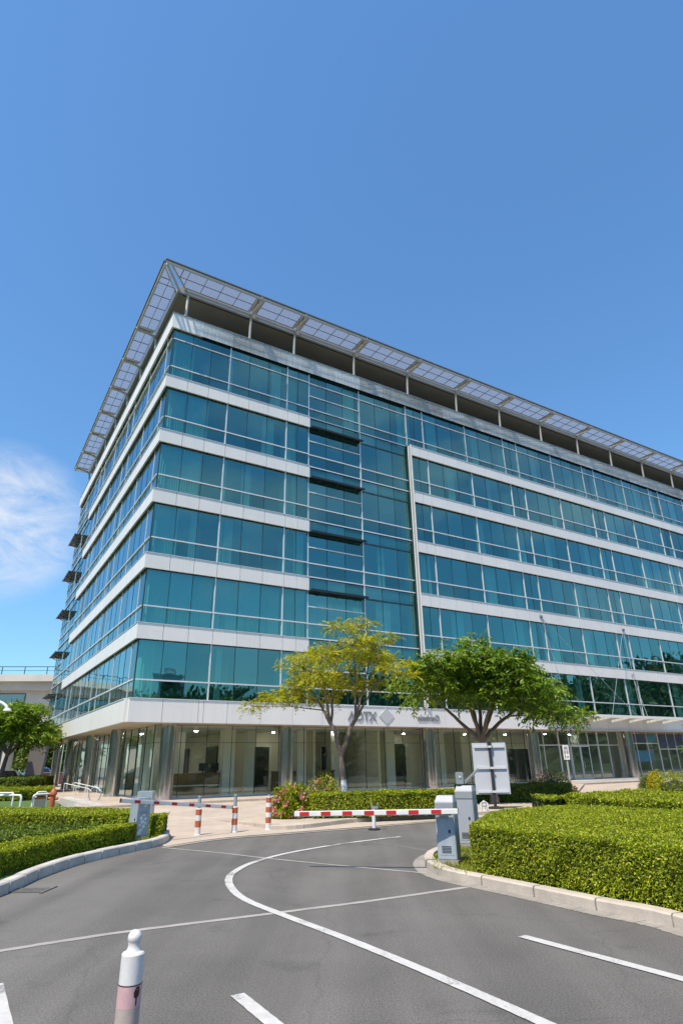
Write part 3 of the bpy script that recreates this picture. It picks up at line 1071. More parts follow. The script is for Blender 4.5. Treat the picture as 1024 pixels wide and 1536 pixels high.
mb.build('lobby_ceiling', WHITE, bld)

# --- windows: one per bay and storey; frame, panes and curtains
records = []


def glass_quad(mb, s0, s1, z0, z1, o, tilt):
    j = lambda: o + random.uniform(-tilt, tilt)
    mb.quad((s0, j(), z0), (s1, j(), z0), (s1, j(), z1), (s0, j(), z1))


def make_window(tf, s0, s1, rows, o, style, last, first_bay=False):
    """rows: list of z levels bottom to top; style per row boundary"""
    fr = MB(tf); pn = MB(tf); cu = MB(tf)
    z0, z1 = rows[0], rows[-1]
    k = bay_div(s1 - s0)
    W_ = 0.062
    mo = 0.07 if tf is RF else 0.03
    if not first_bay:
        fr.box(s0 - W_ / 2, s0 + W_ / 2, o - 0.05, o + mo, z0, z1, 0)
    if last:
        fr.box(s1 - W_ / 2, s1 + W_ / 2, o - 0.05, o + mo, z0, z1, 0)
    a, b = s0 + W_ / 2, s1 - W_ / 2 * (1 if last else 1)
    for i, z in enumerate(rows[1:-1]):
        st = style[i] if i < len(style) else 'w'
        if st == 'w':
            fr.box(a, b, o - 0.03, o + 0.075, z - 0.035, z + 0.035, 0)
        elif st == 'd':
            fr.box(a, b, o - 0.03, o + 0.03, z - 0.05, z + 0.05, 1)
    fr.box(a, b, o - 0.03, o + 0.03, z0, z0 + 0.04, 1)
    fr.box(a, b, o - 0.03, o + 0.03, z1 - 0.04, z1, 1)
    for q in range(1, k):
        s = a + (b - a) * q / k
        fr.box(s - 0.016, s + 0.016, o - 0.02, o + 0.012, z0 + 0.04, z1 - 0.04, 1)
    for i in range(len(rows) - 1):
        for q in range(k):
            glass_quad(pn, a + (b - a) * q / k, a + (b - a) * (q + 1) / k, rows[i], rows[i + 1], o, 0.0035)
    return fr, pn


def curtain(tf, s0, s1, z0, z1, o):
    """pleated cloth hanging behind the glass"""
    mb = MB(tf)
    n = max(4, int((s1 - s0) / 0.07))
    vs = []
    for i in range(n + 1):
        s = s0 + (s1 - s0) * i / n
        d = o + (0.03 if i % 2 else -0.03) + random.uniform(-.008, .008)
        vs += [(s, d, z0), (s, d, z1)]
    mb.add(vs, [(2 * i, 2 * i + 2, 2 * i + 3, 2 * i + 1) for i in range(n)])
    return mb


def area_px(tf, s0, s1, z0, z1, o):
    pts = [local_px(tf(s, o, z)) for s, z in ((s0, z0), (s1, z0), (s1, z1), (s0, z1))]
    if any(p is None for p in pts): return 0
    pts = [(min(max(p[0], 0), 1024), min(max(p[1], 0), 1536)) for p in pts]
    return abs(sum(pts[i][0] * pts[(i + 1) % 4][1] - pts[(i + 1) % 4][0] * pts[i][1] for i in range(4))) / 2


for fi, (lo, hi) in enumerate(FLOORS):
    z0, z1 = Z[lo], Z[hi]
    H = z1 - z0
    top = fi == 5
    for side, B, tf in (('R', RB, RF), ('L', LB, LF)):
        for i in range(len(B) - 1):
            s0, s1 = B[i], B[i + 1]
            proj = side == 'R' and s0 >= 18.29
            recess = (side == 'R' and 9.8 < s0 < 18.2) or (side == 'L' and s0 >= 24.8)
            o = 0.12 if (proj and not top) else -0.18
            if recess: o = -0.24
            zt = 0.31 if not top else 0.21
            a, b = z0, z1
            if proj and not top:
                b = z1 - 0.05; a = z0 - 0.05 if fi else z0
            if recess:
                nxt = z1 if top else Z[FLOORS[fi + 1][0]]
                rows = [a, z0 + H * zt]
                first = (side == 'R' and s0 < 12) or (side == 'L' and s0 > 27)
                st = ['w']
                if first:
                    rows.append(z0 + H * (zt + 1) * 0.51 if not top else z0 + H * 0.5); st.append('w')
                if top:
                    rows.append(z0 + H * 0.79); st.append('w')
                else:
                    rows.append(z1); st.append('d')
                rows.append(nxt)
                if top:
                    b = nxt
                b = nxt
                # bottom white line
            else:
                rows = [a, z0 + H * zt] + ([z0 + H * 0.79] if top else []) + [b]
                st = ['w', 'w']
            # first bay at the corner starts behind the corner post
            ss0 = s0 + (0.185 if i == 0 else 0)
            last = i == len(B) - 2 or (side == 'R' and i == 4)
            records.append([area_px(tf, ss0, s1, a, b, o), tf, ss0, s1, rows, o, st, last, recess, side, fi, i])

records.sort(key=lambda q: -q[0])
rest_f, rest_p, rest_c = MB(), MB(), MB()
random.seed(21)
for n_, (ar, tf, s0, s1, rows, o, st, last, recess, side, fi, bi) in enumerate(records):
    fr, pn = make_window(tf, s0, s1, rows, o, st, last, bi == 0)
    if recess:   # pale line at the storey joint
        fr.box(s0 + 0.031, s1 - 0.031, o - 0.03, o + 0.075, rows[0] - 0.0, rows[0] + 0.07, 0)
    cs = []
    zc0, zc1 = rows[0] + 0.05, rows[2 if not recess else -2] - 0.06
    if fi == 5: zc1 = rows[-1] - 0.06
    if fi == 1 and side == 'R' and s1 < 14.2:
        cs.append((s0 + 0.05, s1 - 0.05))         # blinds drawn along this storey's corner
    elif side == 'R' and bi == 0 and fi in (0, 2, 4, 5):
        cs.append((s0 + 0.25, s0 + 1.0 + 0.25 * (fi % 3)))
        if fi == 4: cs.append((s0 + 1.45, s0 + 2.75))
        if fi == 2: cs.append((s1 - 1.6, s1 - 1.15))
    elif side == 'R' and bi == 0 and fi == 3:
        cs.append((s0 + 0.1, s1 - 1.35))
    elif random.random() < 0.55:
        w = random.uniform(0.3, 1.1)
        c = random.uniform(s0 + 0.1, max(s0 + 0.11, s1 - w - 0.1))
        cs.append((c, min(s1 - 0.05, c + w)))
        if random.random() < 0.35:
            cs.append((s0 + 0.06, s0 + 0.35))
    cm_ = MB()
    for c0, c1 in cs:
        q = curtain(tf, c0, c1, zc0, zc1, o - 0.28)
        cm_.add(q.v, q.f)
    if n_ < 100:
        w_ = fr.build('window', [ALU, GASKET], bld)
        pn.build('pane', GLASS, w_, recalc=False)
        if cs:
            cm_.build('curtain', CURT, w_, recalc=False)
    else:
        for A_, B_ in ((rest_f, fr), (rest_p, pn), (rest_c, cm_)):
            k = len(A_.v)
            A_.v += B_.v; A_.f += [tuple(i + k for i in f) for f in B_.f]; A_.m += B_.m; A_.sm += B_.sm
w_ = tag(rest_f.build('window', [ALU, GASKET], bld), kind='stuff')
tag(rest_p.build('pane', GLASS, w_, recalc=False), kind='stuff')
tag(rest_c.build('curtain', CURT, w_, recalc=False), kind='stuff')
# dark corner posts of the glazing
mb = MB()
for lo, hi in FLOORS:
    mb.box(0.155, 0.215, 0.155, 0.215, Z[lo], Z[hi])
mb.build('corner_post', GASKET, bld)

# --- awnings over the recessed bays
for k, (zb, zt) in enumerate(BANDS):
    z = Z[zb]
    if k > 0 or True:
        mb = MB(RF)
        mb.box(9.95, 14.0, -0.2, 0.15, z - 0.03, z + 0.03, 0)
        mb.box(9.95, 14.1, 0.13, 0.19, z - 0.07, z + 0.07, 0)
        for s in (10.6, 12.0, 13.4):
            mb.beam((s, -0.2, z - 0.22), (s, 0.12, z - 0.04), 0.03, 0.05, 0)
        if zb != 'b5b':
            mb.build('awning', BLACKGLASS, bld)
    mb = MB(LF)
    mb.box(29.3, 33.3, -0.2, 0.40, z - 0.03, z + 0.03, 0)
    mb.box(29.2, 33.4, 0.38, 0.44, z - 0.05, z + 0.05, 0)
    for s in (29.9, 31.3, 32.7):
        mb.beam((s, -0.2, z - 0.3), (s, 0.34, z - 0.04), 0.03, 0.05, 0)
    mb.build('awning', BLACKGLASS, bld)

# --- inside of the upper storeys
mb = MB()
for zb, zt in BANDS + [('fb', 'ft')]:
    za = Z[zb] + 0.06 if zb != 'fb' else Z['fb'] + 0.05
    mb.box(0.42, RLEN - 0.1, 0.42, 9.0, za, Z[zt] - 0.12)
    mb.box(0.42, 9.0, 9.0, LLEN - 0.1, za, Z[zt] - 0.12)
mb.box(0.42, RLEN - 0.1, 0.42, 20, Z['pb'] + 0.1, Z['pt'] - 0.3)
mb.box(0.42, 20, 20, LLEN - 0.1, Z['pb'] + 0.1, Z['pt'] - 0.3)
mb.build('floor_slab', SLAB, bld)
mb = MB()
mb.box(8.0, RLEN - 0.2, 8.0, 8.2, 4.0, 27.3)
mb.box(8.0, 8.2, 8.21, LLEN - 0.2, 4.0, 27.3)
for lo, hi in FLOORS:
    for a in (9.0, 19.1, 29.5, 39.8, 50.1, 60.3):
        mb.box(a - 0.4, a + 0.4, 1.2, 1.9, Z[lo], Z[hi], 1)
    mb.box(1.2, 1.8, 1.2, 1.8, Z[lo], Z[hi], 1)
    for b in (10.7, 21.3):
        mb.box(1.2, 1.9, b - 0.4, b + 0.4, Z[lo], Z[hi], 1)
    for q in range(9):
        a = random.uniform(3, 60)
        mb.box(a, a + 0.12, 3.0, 8.0, Z[lo], Z[hi], 0)
mb.build('office_partition', [INWALL, CURT], bld)
mb = MB()
mb.box(RLEN - 0.15, RLEN - 0.05, 0.3, 20, 0.1, Z['pt'] - 0.1)
mb.build('end_wall', PANEL, bld)
mb = MB()
mb.box(0.3, 20, LLEN - 0.12, LLEN - 0.02, 3.65, Z['pt'] - 0.1)
mb.build('end_wall', PANEL, bld)

# --- roof: deck, penthouse, posts, louvred canopy
mb = MB()
mb.box(3.6, RLEN - 3, 3.6, 20, 28.1, 30.28)
mb.box(3.6, 20, 20, LLEN - 2, 28.1, 30.28)
mb.build('penthouse', PENT, bld)
LZ, OR, OL = 30.62, 1.55, 1.15
mb = MB()
mb.box(0.28, RLEN - 1, 0.28, 19.5, LZ - 0.30, LZ + 0.22)
mb.box(0.28, 19.5, 19.5, 31.0, LZ - 0.30, LZ + 0.22)
mb.build('roof', PENT, bld)
mb = MB(RF)
mb.box(0.10, RLEN - 1, -0.27, -0.10, LZ - 0.42, LZ + 0.02, 0)
mb.box(0.14, RLEN - 1, -0.42, -0.272, LZ - 0.40, LZ - 0.302, 1)
mb.tf = LF
mb.box(0.28, 31.3, -0.27, -0.10, LZ - 0.42, LZ + 0.02, 0)
mb.build('edge_beam', [BEAM, DARKMETAL], bld)
POSTS = [0.85, 5.3, 8.7, 13.75, 18.8, 23.9, 28.9, 34.1, 39.2, 44.2, 49.4, 54.6, 59.8, 64.9]
LPOSTS = [0.85, 5.6, 9.8, 14.1, 18.4, 22.7, 27.0, 31.0]
for i, s in enumerate(POSTS):
    mb = MB(RF)
    mb.tube([(s, -0.30, 28.2), (s, -0.22, LZ - 0.40)], [0.085, 0.085], 10)
    mb.build('roof_post', STEEL, bld)
for i, s in enumerate(LPOSTS[1:]):
    mb = MB(LF)
    mb.tube([(s, -0.30, 28.2), (s, -0.22, LZ - 0.40)], [0.085, 0.085], 10)
    mb.build('roof_post', STEEL, bld)


def louvre_bay(tf, s0, s1, oa, ob, mitre=0.0):
    mb = MB(tf)
    k = max(2, int(round((s1 - s0) / 1.15)))
    rows = 2
    # slats (real, tilted) and dark frame bars
    ns = 20
    for j in range(ns):
        o0 = oa + (ob - oa) * (j + 0.08) / ns
        o1 = oa + (ob - oa) * (j + 0.93) / ns
        sl = s0 - mitre * max(0.0, (o0 - oa) / (ob - oa)) if mitre else s0
        mb.box(sl + 0.03, s1 - 0.03, o0, o1, LZ + 0.02, LZ + 0.032, 0)
    for j in range(k + 1):
        s = s0 + (s1 - s0) * j / k
        mb.box(s - 0.014, s + 0.014, oa, ob, LZ - 0.035, LZ + 0.012, 1)
    if mitre:
        mb.beam((s0 - mitre * 0.33, oa + (ob - oa) * 0.4, LZ - 0.01), (s0 - mitre * 0.33, ob, LZ - 0.01), 0.044, 0.045, 1)
    for j in range(rows + 1):
        o = oa + (ob - oa) * j / rows
        st = s0 - mitre * (j / rows) if mitre else s0
        mb.box(st + 0.023, s1 - 0.023, o - 0.012, o + 0.012, LZ - 0.03, LZ + 0.011, 1)
    return mb


LOUV = mat('louvre_slat', (0.36, 0.345, 0.34), 0.55, 0, 0.05, 2)
_t = LOUV.node_tree
_tl = _t.nodes.new('ShaderNodeBsdfTranslucent'); _tl.inputs['Color'].default_value = (0.60, 0.575, 0.56, 1)
_ms = _t.nodes.new('ShaderNodeMixShader'); _ms.inputs[0].default_value = 0.30
_t.links.new(_t.nodes['Principled BSDF'].outputs[0], _ms.inputs[1]); _t.links.new(_tl.outputs[0], _ms.inputs[2])
_tr = _t.nodes.new('ShaderNodeBsdfTransparent')
_m2 = _t.nodes.new('ShaderNodeMixShader'); _m2.inputs[0].default_value = 0.68      # fine perforation of the sheet
_t.links.new(_ms.outputs[0], _m2.inputs[1]); _t.links.new(_tr.outputs[0], _m2.inputs[2])
_t.links.new(_m2.outputs[0], _t.nodes['Material Output'].inputs['Surface'])
LFRAME = mat('louvre_frame', (0.13, 0.115, 0.11), 0.6, 0, 0.1, 3)
for P_, tf, O_, M_ in ((POSTS, RF, OR, 1.32), (LPOSTS, LF, OL, 1.72)):
    for i in range(len(P_) - 1):
        g = 0.30
        louvre_bay(tf, P_[i] + (g if i else -0.42), P_[i + 1] - g, -0.05, O_ - 0.06, (M_ if i == 0 else 0)).build('louvre_panel', [LOUV, LFRAME], bld)
    for i, s in enumerate(P_):
        mb = MB(tf)
        if i == 0:
            continue
        mb.beam((s, -0.2, LZ - 0.30), (s, O_ - 0.03, LZ + 0.0), 0.12, 0.14, 0)
        mb.box(s - 0.155, s + 0.155, 0.0, O_ - 0.08, LZ + 0.05, LZ + 0.06, 0)
        mb.box(s - 0.27, s - 0.17, -0.06, O_ - 0.06, LZ - 0.055, LZ + 0.045, 0)
        mb.box(s + 0.17, s + 0.27, -0.06, O_ - 0.06, LZ - 0.055, LZ + 0.045, 0)
        mb.tube([(s, O_ + 0.04, LZ - 0.06), (s, O_ + 0.04, LZ + 0.12)], 0.07, 8, 0)
        mb.build('outrigger', [STEEL, LFRAME], bld)
mb = MB()
mb.beam((0.45, 0.45, LZ - 0.32), (-OL + 0.08, -OR + 0.1, LZ - 0.02), 0.10, 0.18, 0)
mb.beam((0.75, 0.2, LZ - 0.12), (-OL + 0.35, -OR + 0.05, LZ - 0.0), 0.07, 0.12, 0)
mb.beam((0.2, 0.75, LZ - 0.12), (-OL + 0.03, -OR + 0.42, LZ - 0.0), 0.07, 0.12, 0)
mb.build('corner_outrigger', STEEL, bld)
mb = MB(RF)
mb.box(-OL + 0.05, RLEN, OR - 0.05, OR + 0.06, LZ - 0.09, LZ + 0.06, 0)
mb.box(-OL - 0.04, RLEN, OR - 0.02, OR + 0.13, LZ + 0.10, LZ + 0.17, 1)
mb.tf = LF
mb.box(-OR + 0.15, 31.6, OL - 0.05, OL + 0.06, LZ - 0.09, LZ + 0.06, 0)
mb.box(-OR + 0.1, 31.6, OL - 0.02, OL + 0.13, LZ + 0.101, LZ + 0.171, 1)
mb.beam((31.5, -0.1, LZ - 0.02), (31.5, OL, LZ - 0.02), 0.12, 0.14, 0)
mb.build('canopy_rim', [STEEL, mat('rim_cap', (0.17, 0.16, 0.15), 0.6, 0, 0.1, 3)], bld)

# --- ground floor: chrome columns, clear glazing, lobby
for a, b in [(2.42, 1.15), (9.1, 1.15), (19.3, 1.15), (28.9, 1.15), (39.85, 1.15), (50.2, 1.15), (60.5, 1.15), (1.15, 6.9), (1.15, 14.5), (1.15, 22.7), (1.15, 29.6)]:
    mb = MB()
    prof = [(0.42, 0.0), (0.42, 0.09), (0.385, 0.10), (0.385, 3.5), (0.40, 3.51), (0.40, 3.522)]
    mb.lathe(prof, (a, b, 0.1), 28)
    mb.box(a + 0.37, a + 0.43, b - 0.02, b + 0.05, 0.11, 3.61, 1) if b == 1.15 else mb.box(a - 0.02, a + 0.05, b - 0.43, b - 0.37, 0.11, 3.61, 1)
    mb.build('column', [CHROME, SOFFIT], bld)
GZ = 0.10


def glazing(tf, s0, s1, o, n, m, white=False, rail=2.75, name='shopfront'):
    fr = MB(tf); pn = MB(tf)
    for i in range(n + 1):
        s = s0 + (s1 - s0) * i / n
        w = 0.05 if white else 0.018
        fr.box(s - w / 2, s + w / 2, o - 0.04, o + (0.04 if white else 0.01), GZ + 0.06, 3.62, 0 if white else 1)
    fr.box(s0, s1, o - 0.05, o + 0.05, GZ, GZ + 0.058, 0)
    if rail:
        for i in range(n):
            a = s0 + (s1 - s0) * i / n; b = s0 + (s1 - s0) * (i + 1) / n
            w = 0.026 if white else 0.010
            fr.box(a + w, b - w, o - 0.03, o + (0.035 if white else 0.009), rail - (0.03 if white else 0.01), rail + (0.03 if white else 0.01), 0 if white else 1)
    for i in range(n):
        a = s0 + (s1 - s0) * i / n; b = s0 + (s1 - s0) * (i + 1) / n
        glass_quad(pn, a, b, GZ + 0.06, 3.62, o - 0.015, 0.003)
    f = fr.build(name, [ALU, GASKET], bld)
    pn.build('pane', m, f, recalc=False)
    return f


glazing(RF, 1.9, 9.0, -1.9, 5, CLEAR)
glazing(RF, 9.2, 19.2, -1.9, 7, CLEAR)
glazing(RF, 19.4, 28.8, -1.9, 7, CLEAR)
glazing(LF, 1.93, 6.9, -1.9, 3, CLEAR)
glazing(LF, 6.92, 14.5, -1.9, 5, CLEAR)
glazing(LF, 14.52, 22.7, -1.9, 5, CLEAR)
glazing(LF, 22.72, 29.6, -1.9, 5, CLEAR)
glazing(RF, 29.1, 32.4, -1.9, 2, SHOPGLASS, True, 2.62, 'entrance_window')
glazing(RF, 37.0, 39.6, -1.9, 2, SHOPGLASS, True, 2.62, 'entrance_window')
glazing(RF, 40.4, 45.0, -1.9, 3, SHOPGLASS, True, 2.75, 'shopfront')
glazing(RF, 45.05, 50.0, -1.9, 4, SHOPGLASS, True, 2.3, 'shopfront')
glazing(RF, 50.4, 60.3, -1.9, 6, SHOPGLASS, True, 2.75, 'shopfront')
# entrance doors under a transom light
tr_ = glazing(RF, 32.45, 36.95, -1.9, 4, SHOPGLASS, True, 2.62, 'door_transom')
for k in range(2):
    a = 33.62 + k * 1.1
    fr = MB(RF); pn = MB(RF)
    a0, a1 = a, a + 1.06
    fr.box(a0, a0 + 0.06, -1.86, -1.80, GZ + 0.06, 2.58, 0); fr.box(a1 - 0.06, a1, -1.86, -1.80, GZ + 0.06, 2.58, 0)
    fr.box(a0 + 0.06, a1 - 0.06, -1.86, -1.80, GZ + 0.06, GZ + 0.2, 0); fr.box(a0 + 0.06, a1 - 0.06, -1.86, -1.80, 2.5, 2.58, 0)
    d_ = fr.build('door', [ALU], bld)
    glass_quad(pn, a0 + 0.06, a1 - 0.06, GZ + 0.2, 2.5, -1.83, 0.002)
    pn.build('pane', SHOPGLASS, d_, recalc=False)
    h_ = MB(RF)
    hx = a1 - 0.12 if k == 0 else a0 + 0.12
    h_.tube([(hx, -1.79, 0.95), (hx, -1.72, 0.98), (hx, -1.72, 1.42), (hx, -1.79, 1.45)], 0.015, 6)
    h_.build('handle', STEEL, d_)

mb = MB()
mb.box(1.95, RLEN - 0.2, 1.95, 12.0, 0.0, 0.12)
mb.box(1.95, 12.0, 12.0, 31.5, 0.0, 0.12)
mb.build('lobby_floor', LOBBYFLOOR, bld)
mb = MB()
mb.box(9.5, RLEN - 0.2, 8.2, 8.4, 0.12, 3.6, 0)
mb.box(8.6, 8.8, 8.0, 31.0, 0.12, 3.6, 0)
mb.box(8.8, 9.5, 8.2, 8.4, 0.12, 3.6, 0)
for a, b, w in [(3.6, 5.0, 0.45), (6.6, 4.2, 0.7), (8.6, 5.5, 0.5), (11.6, 4.6, 0.6), (14.6, 5.6, 0.6), (18.2, 4.4, 0.7), (23.4, 5.2, 0.6), (27.6, 4.6, 0.7), (38.2, 4.6, 0.9), (48.0, 4.4, 0.6)]:
    mb.box(a, a + w, b, b + w, 0.12, 3.6, 1)
for a, b, w in [(5.0, 8.0, 0.5), (5.4, 15.5, 0.6), (5.0, 20.0, 0.6)]:
    mb.box(a, a + w, b, b + w, 0.12, 3.6, 1)
mb.box(12.6, 12.75, 4.4, 8.2, 0.12, 3.6, 0)
mb.box(17.0, 17.15, 3.6, 8.2, 0.12, 3.6, 0)
mb.box(24.9, 25.05, 4.4, 8.2, 0.12, 3.6, 0)
mb.box(40.2, 40.35, 2.0, 8.2, 0.12, 3.6, 0)
mb.build('lobby_wall', [LOBBYWALL, LOBBYPALE], bld)
for a0, a1, zt in [(9.7, 11.3, 2.7), (13.6, 14.5, 2.5), (15.3, 16.6, 2.7), (19.6, 22.6, 2.9), (25.4, 27.3, 2.9), (33.3, 35.8, 2.5), (30.0, 32.0, 2.7), (42, 46, 2.8)]:
    mb = MB()
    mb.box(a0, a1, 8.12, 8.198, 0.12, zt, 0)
    mb.box(a0 - 0.12, a0, 8.10, 8.198, 0.12, zt + 0.12, 1); mb.box(a1, a1 + 0.12, 8.10, 8.198, 0.12, zt + 0.12, 1)
    mb.box(a0, a1, 8.10, 8.198, zt, zt + 0.12, 1)
    mb.build('lobby_doorway', [LOBBYDARK, LOBBYPALE], bld)
for b0, b1 in [(10.5, 12.5), (16.5, 18.0)]:
    mb = MB()
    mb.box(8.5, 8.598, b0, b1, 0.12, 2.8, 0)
    mb.build('lobby_doorway', [LOBBYDARK], bld)
# vertical blinds along the side glazing
for b0, b1 in [(3.0, 5.4), (9.4, 11.6), (12.6, 14.0), (17.4, 19.6), (24.0, 26.5)]:
    mb = MB(LF)
    n = int((b1 - b0) / 0.13)
    for i in range(n):
        s = b0 + i * 0.13
        mb.box(s, s + 0.10, -2.32, -2.30, 0.3, 3.4)
    mb.build('blind', LOBBYPALE, bld)
# ceiling downlights: small rings in the soffit
LAMP = bpy.data.materials.new('lamp_white'); LAMP.use_nodes = True
LAMP.node_tree.nodes['Principled BSDF'].inputs['Emission Color'].default_value = (1, 0.96, 0.88, 1)
LAMP.node_tree.nodes['Principled BSDF'].inputs['Emission Strength'].default_value = 60
for a, b in [(5.6, 6.4), (11.0, 6.9), (14.8, 5.6), (21.5, 6.8), (27.5, 6.8), (31.5, 6.4), (34.6, 5.0), (37.6, 5.0), (43.0, 5.0), (47.0, 5.0), (3.4, 10.5), (5.8, 14.0), (3.4, 17.5), (5.8, 22.0), (3.6, 27.0)]:
    mb = MB(); mb.lathe([(0.0, 0.0), (0.085, 0.0), (0.10, 0.02), (0.10, 0.035)], (a, b, 3.522), 12)
    mb.build('downlight', LAMP, bld)
# shop posters, screens behind the right shopfront
POSTER_B = mat('poster_blue', (0.03, 0.17, 0.27), 0.5, 0, 0.5, 3)
POSTER_P = mat('poster_purple', (0.03, 0.06, 0.13), 0.5, 0, 0.3, 2)
for a0, a1, z0, z1, m_ in [(41.0, 43.2, 2.85, 3.5, POSTER_P), (43.4, 44.8, 2.85, 3.5, POSTER_B), (45.2, 48.8, 2.5, 3.5, POSTER_P), (40.9, 43.9, 1.35, 2.2, POSTER_B), (51, 54, 2.85, 3.5, POSTER_B)]:
    mb = MB(RF); mb.box(a0, a1, -1.89, -1.872, z0, z1); mb.build('poster', m_, bld)

# --- entrance canopy on rods
cz = 4.52
ec = MB(RF)
ec.box(31.7, 43.3, 1.62, 1.78, cz - 0.12, cz + 0.08, 0)
ec.beam((29.4, -0.17, cz - 0.02), (31.75, 1.7, cz - 0.02), 0.10, 0.13, 0)
ec.box(29.2, 43.3, -0.28, -0.18, cz - 0.06, cz + 0.06, 0)
for s in [32.2, 34.4, 36.6, 38.8, 41.0, 43.2]:
    ec.beam((s, -0.18, cz - 0.26), (s, 1.62, cz - 0.04), 0.08, 0.16, 0)
for o in (0.4, 1.0):
    ec.box(30.3 + o * 0.8, 43.25, o - 0.02, o + 0.02, cz + 0.03, cz + 0.06, 0)
canopy = ec.build('entrance_canopy', mat('canopy_white', (0.76, 0.74, 0.69), 0.5, 0, 0.06, 2), bld)
cg = MB(RF)
cg.prism([(29.5, -0.17), (31.7, 1.6), (43.28, 1.6), (43.28, -0.17)], cz + 0.085, cz + 0.10, 0)
cg.build('canopy_glass', glass_mat('canopy_glass', (0.8, 0.85, 0.85), (0.9, 0.9, 0.9), (0.90, 0.93, 0.92), 0.06), canopy)
for (s, z, ends) in [(29.85, 11.75, [(30.9, 0.9), (37.6, 1.6)]), (39.85, 11.65, [(34.6, 1.6), (38.2, 1.6)]), (39.9, 7.95, [(38.9, 1.6)])]:
    for e in ends:
        r_ = MB(RF)
        r_.tube([(s, 0.3, z), (e[0], e[1], cz + 0.08)], 0.014, 6)
        r_.box(s - 0.12, s + 0.12, 0.29, 0.40, z - 0.08, z + 0.08)
        r_.build('tension_rod', BEAM, canopy)
# steps
for k in range(3):
    st = MB(RF)
    st.box(30.4 - 0.0 * k, 39.4, -1.8 + 0.001 * k, 1.7 - 0.45 * k, 0.0 + 0.035 * k + (0.1 if k else 0), 0.1 + 0.035 * (k + 1) - 0.003 * (k < 2))
    st.build('entrance_step', KERBGREY, bld)


# --- lettering on the fascia
def lettering(txt, s, z, size, m_, flip=False, blur=1.0):
    cu = bpy.data.curves.new('lettering', 'FONT')
    cu.body = txt; cu.size = size; cu.extrude = 0.02; cu.align_x = 'LEFT'
    cu.offset = 0.012
    o = bpy.data.objects.new('lettering_source', cu); COL.objects.link(o)
    dg = bpy.context.evaluated_depsgraph_get()
    me = bpy.data.meshes.new_from_object(o.evaluated_get(dg))
    bpy.data.objects.remove(o)
    me.materials.clear(); me.materials.append(m_)
    p = bpy.data.objects.new('lettering', me); COL.objects.link(p)
    p.parent = bld
    R = Matrix(((1, 0, 0, s), (0, 0, -1, -0.185), (0, 1, 0, z), (0, 0, 0, 1)))
    if flip:
        R = R @ Matrix.Diagonal((-1, 1, 1, 1))
    p.matrix_local = R
    return p


lettering('AOTX', 12.4, 3.92, 0.70, LETTER)
lettering('Germale', 19.2, 3.98, 0.50, LETTER, flip=True)
mb = MB(RF)
mb.add([(14.55, 0.165, 4.18), (15.1, 0.165, 3.72), (15.65, 0.165, 4.18), (15.1, 0.165, 4.64), (14.55, 0.2, 4.18), (15.1, 0.2, 3.72), (15.65, 0.2, 4.18), (15.1, 0.2, 4.64)],
       [(0, 1, 2, 3), (4, 5, 6, 7), (0, 1, 5, 4), (1, 2, 6, 5), (2, 3, 7, 6), (3, 0, 4, 7)])
mb.build('emblem', LOGO, bld)


# things inside the lobby
def bw(a, b, z=0.0):
    return BC + Vector((math.sin(YAW), math.cos(YAW), 0)) * a + Vector((-math.cos(YAW), math.sin(YAW), 0)) * b + Vector((0, 0, z))


def desk(label, a, b, w, d, h=1.05):
    t = thing('reception_desk', label, 'desk', bw(a, b, 0.12), math.pi / 2 - YAW, 'wooden desks in the lobby')
    m_ = MB(); m_.box(0, w, 0, 0.06, 0, h); m_.box(0, 0.06, 0.06, d, 0, h); m_.box(w - 0.06, w, 0.06, d, 0, h)
    m_.build('front_panel', WOOD, t)
    m_ = MB(); m_.box(-0.04, w + 0.04, -0.06, d, h, h + 0.05); m_.build('desk_top', WOOD, t)
    m_ = MB(); m_.box(0.0, w, -0.03, -0.002, h * 0.42, h * 0.48); m_.build('trim', WHITE, t)
    return t


desk('long wooden reception desk seen behind the glass right of the corner column', 3.9, 4.6, 3.0, 0.8)
desk('wooden desk behind the glass just right of the second chrome column', 10.3, 4.8, 1.9, 0.8)
desk('wooden desk behind the glass left of the yellow tree trunk', 13.1, 5.2, 1.5, 0.8)


def monitor(label, a, b, z):
    t = thing('monitor', label, 'monitor', bw(a, b, z), math.pi / 2 - YAW + 0.3, 'monitors on the reception desk')
    m_ = MB(); m_.box(-0.32, 0.32, -0.02, 0.03, 0.12, 0.52); m_.build('screen', LOBBYDARK, t)
    m_ = MB(); m_.box(-0.04, 0.04, 0.031, 0.06, 0.0, 0.3); m_.box(-0.14, 0.14, -0.08, 0.12, 0.0, 0.015); m_.build('stand', DARKMETAL, t)


monitor('larger black monitor on the long reception desk', 5.7, 4.9, 1.222)
monitor('smaller black monitor at the right end of the long reception desk', 6.45, 5.1, 1.222)

# ================================================================== GROUND
S = 900
sheet('ground', [(-S, -S), (S, -S), (S, S), (-S, S)], -0.02, mat('far_ground', (0.20, 0.20, 0.17), 0.9, 0, 0.3, 0.05))
sheet('road', [(-45, -30), (60, -30), (75, 22), (60, 75), (-60, 75)], 0.0, ASPHALT)

# plaza paving up to the building
edge = smooth_line([gp(246, 1270), gp(330, 1257.5), gp(420, 1250), gp(530, 1241.5), gp(655, 1231)], 8)
plaza = [(p.x, p.y) for p in edge] + [(5.0, 21.5), (9.5, 24.0), (16, 31), (30, 40), (60, 58), (60, 90), (-60, 90), (-60, 30), (-22, 27), (-9.0, 21.6), (-5.4, 18.3)]
sheet('plaza', plaza, 0.006, PAVE)
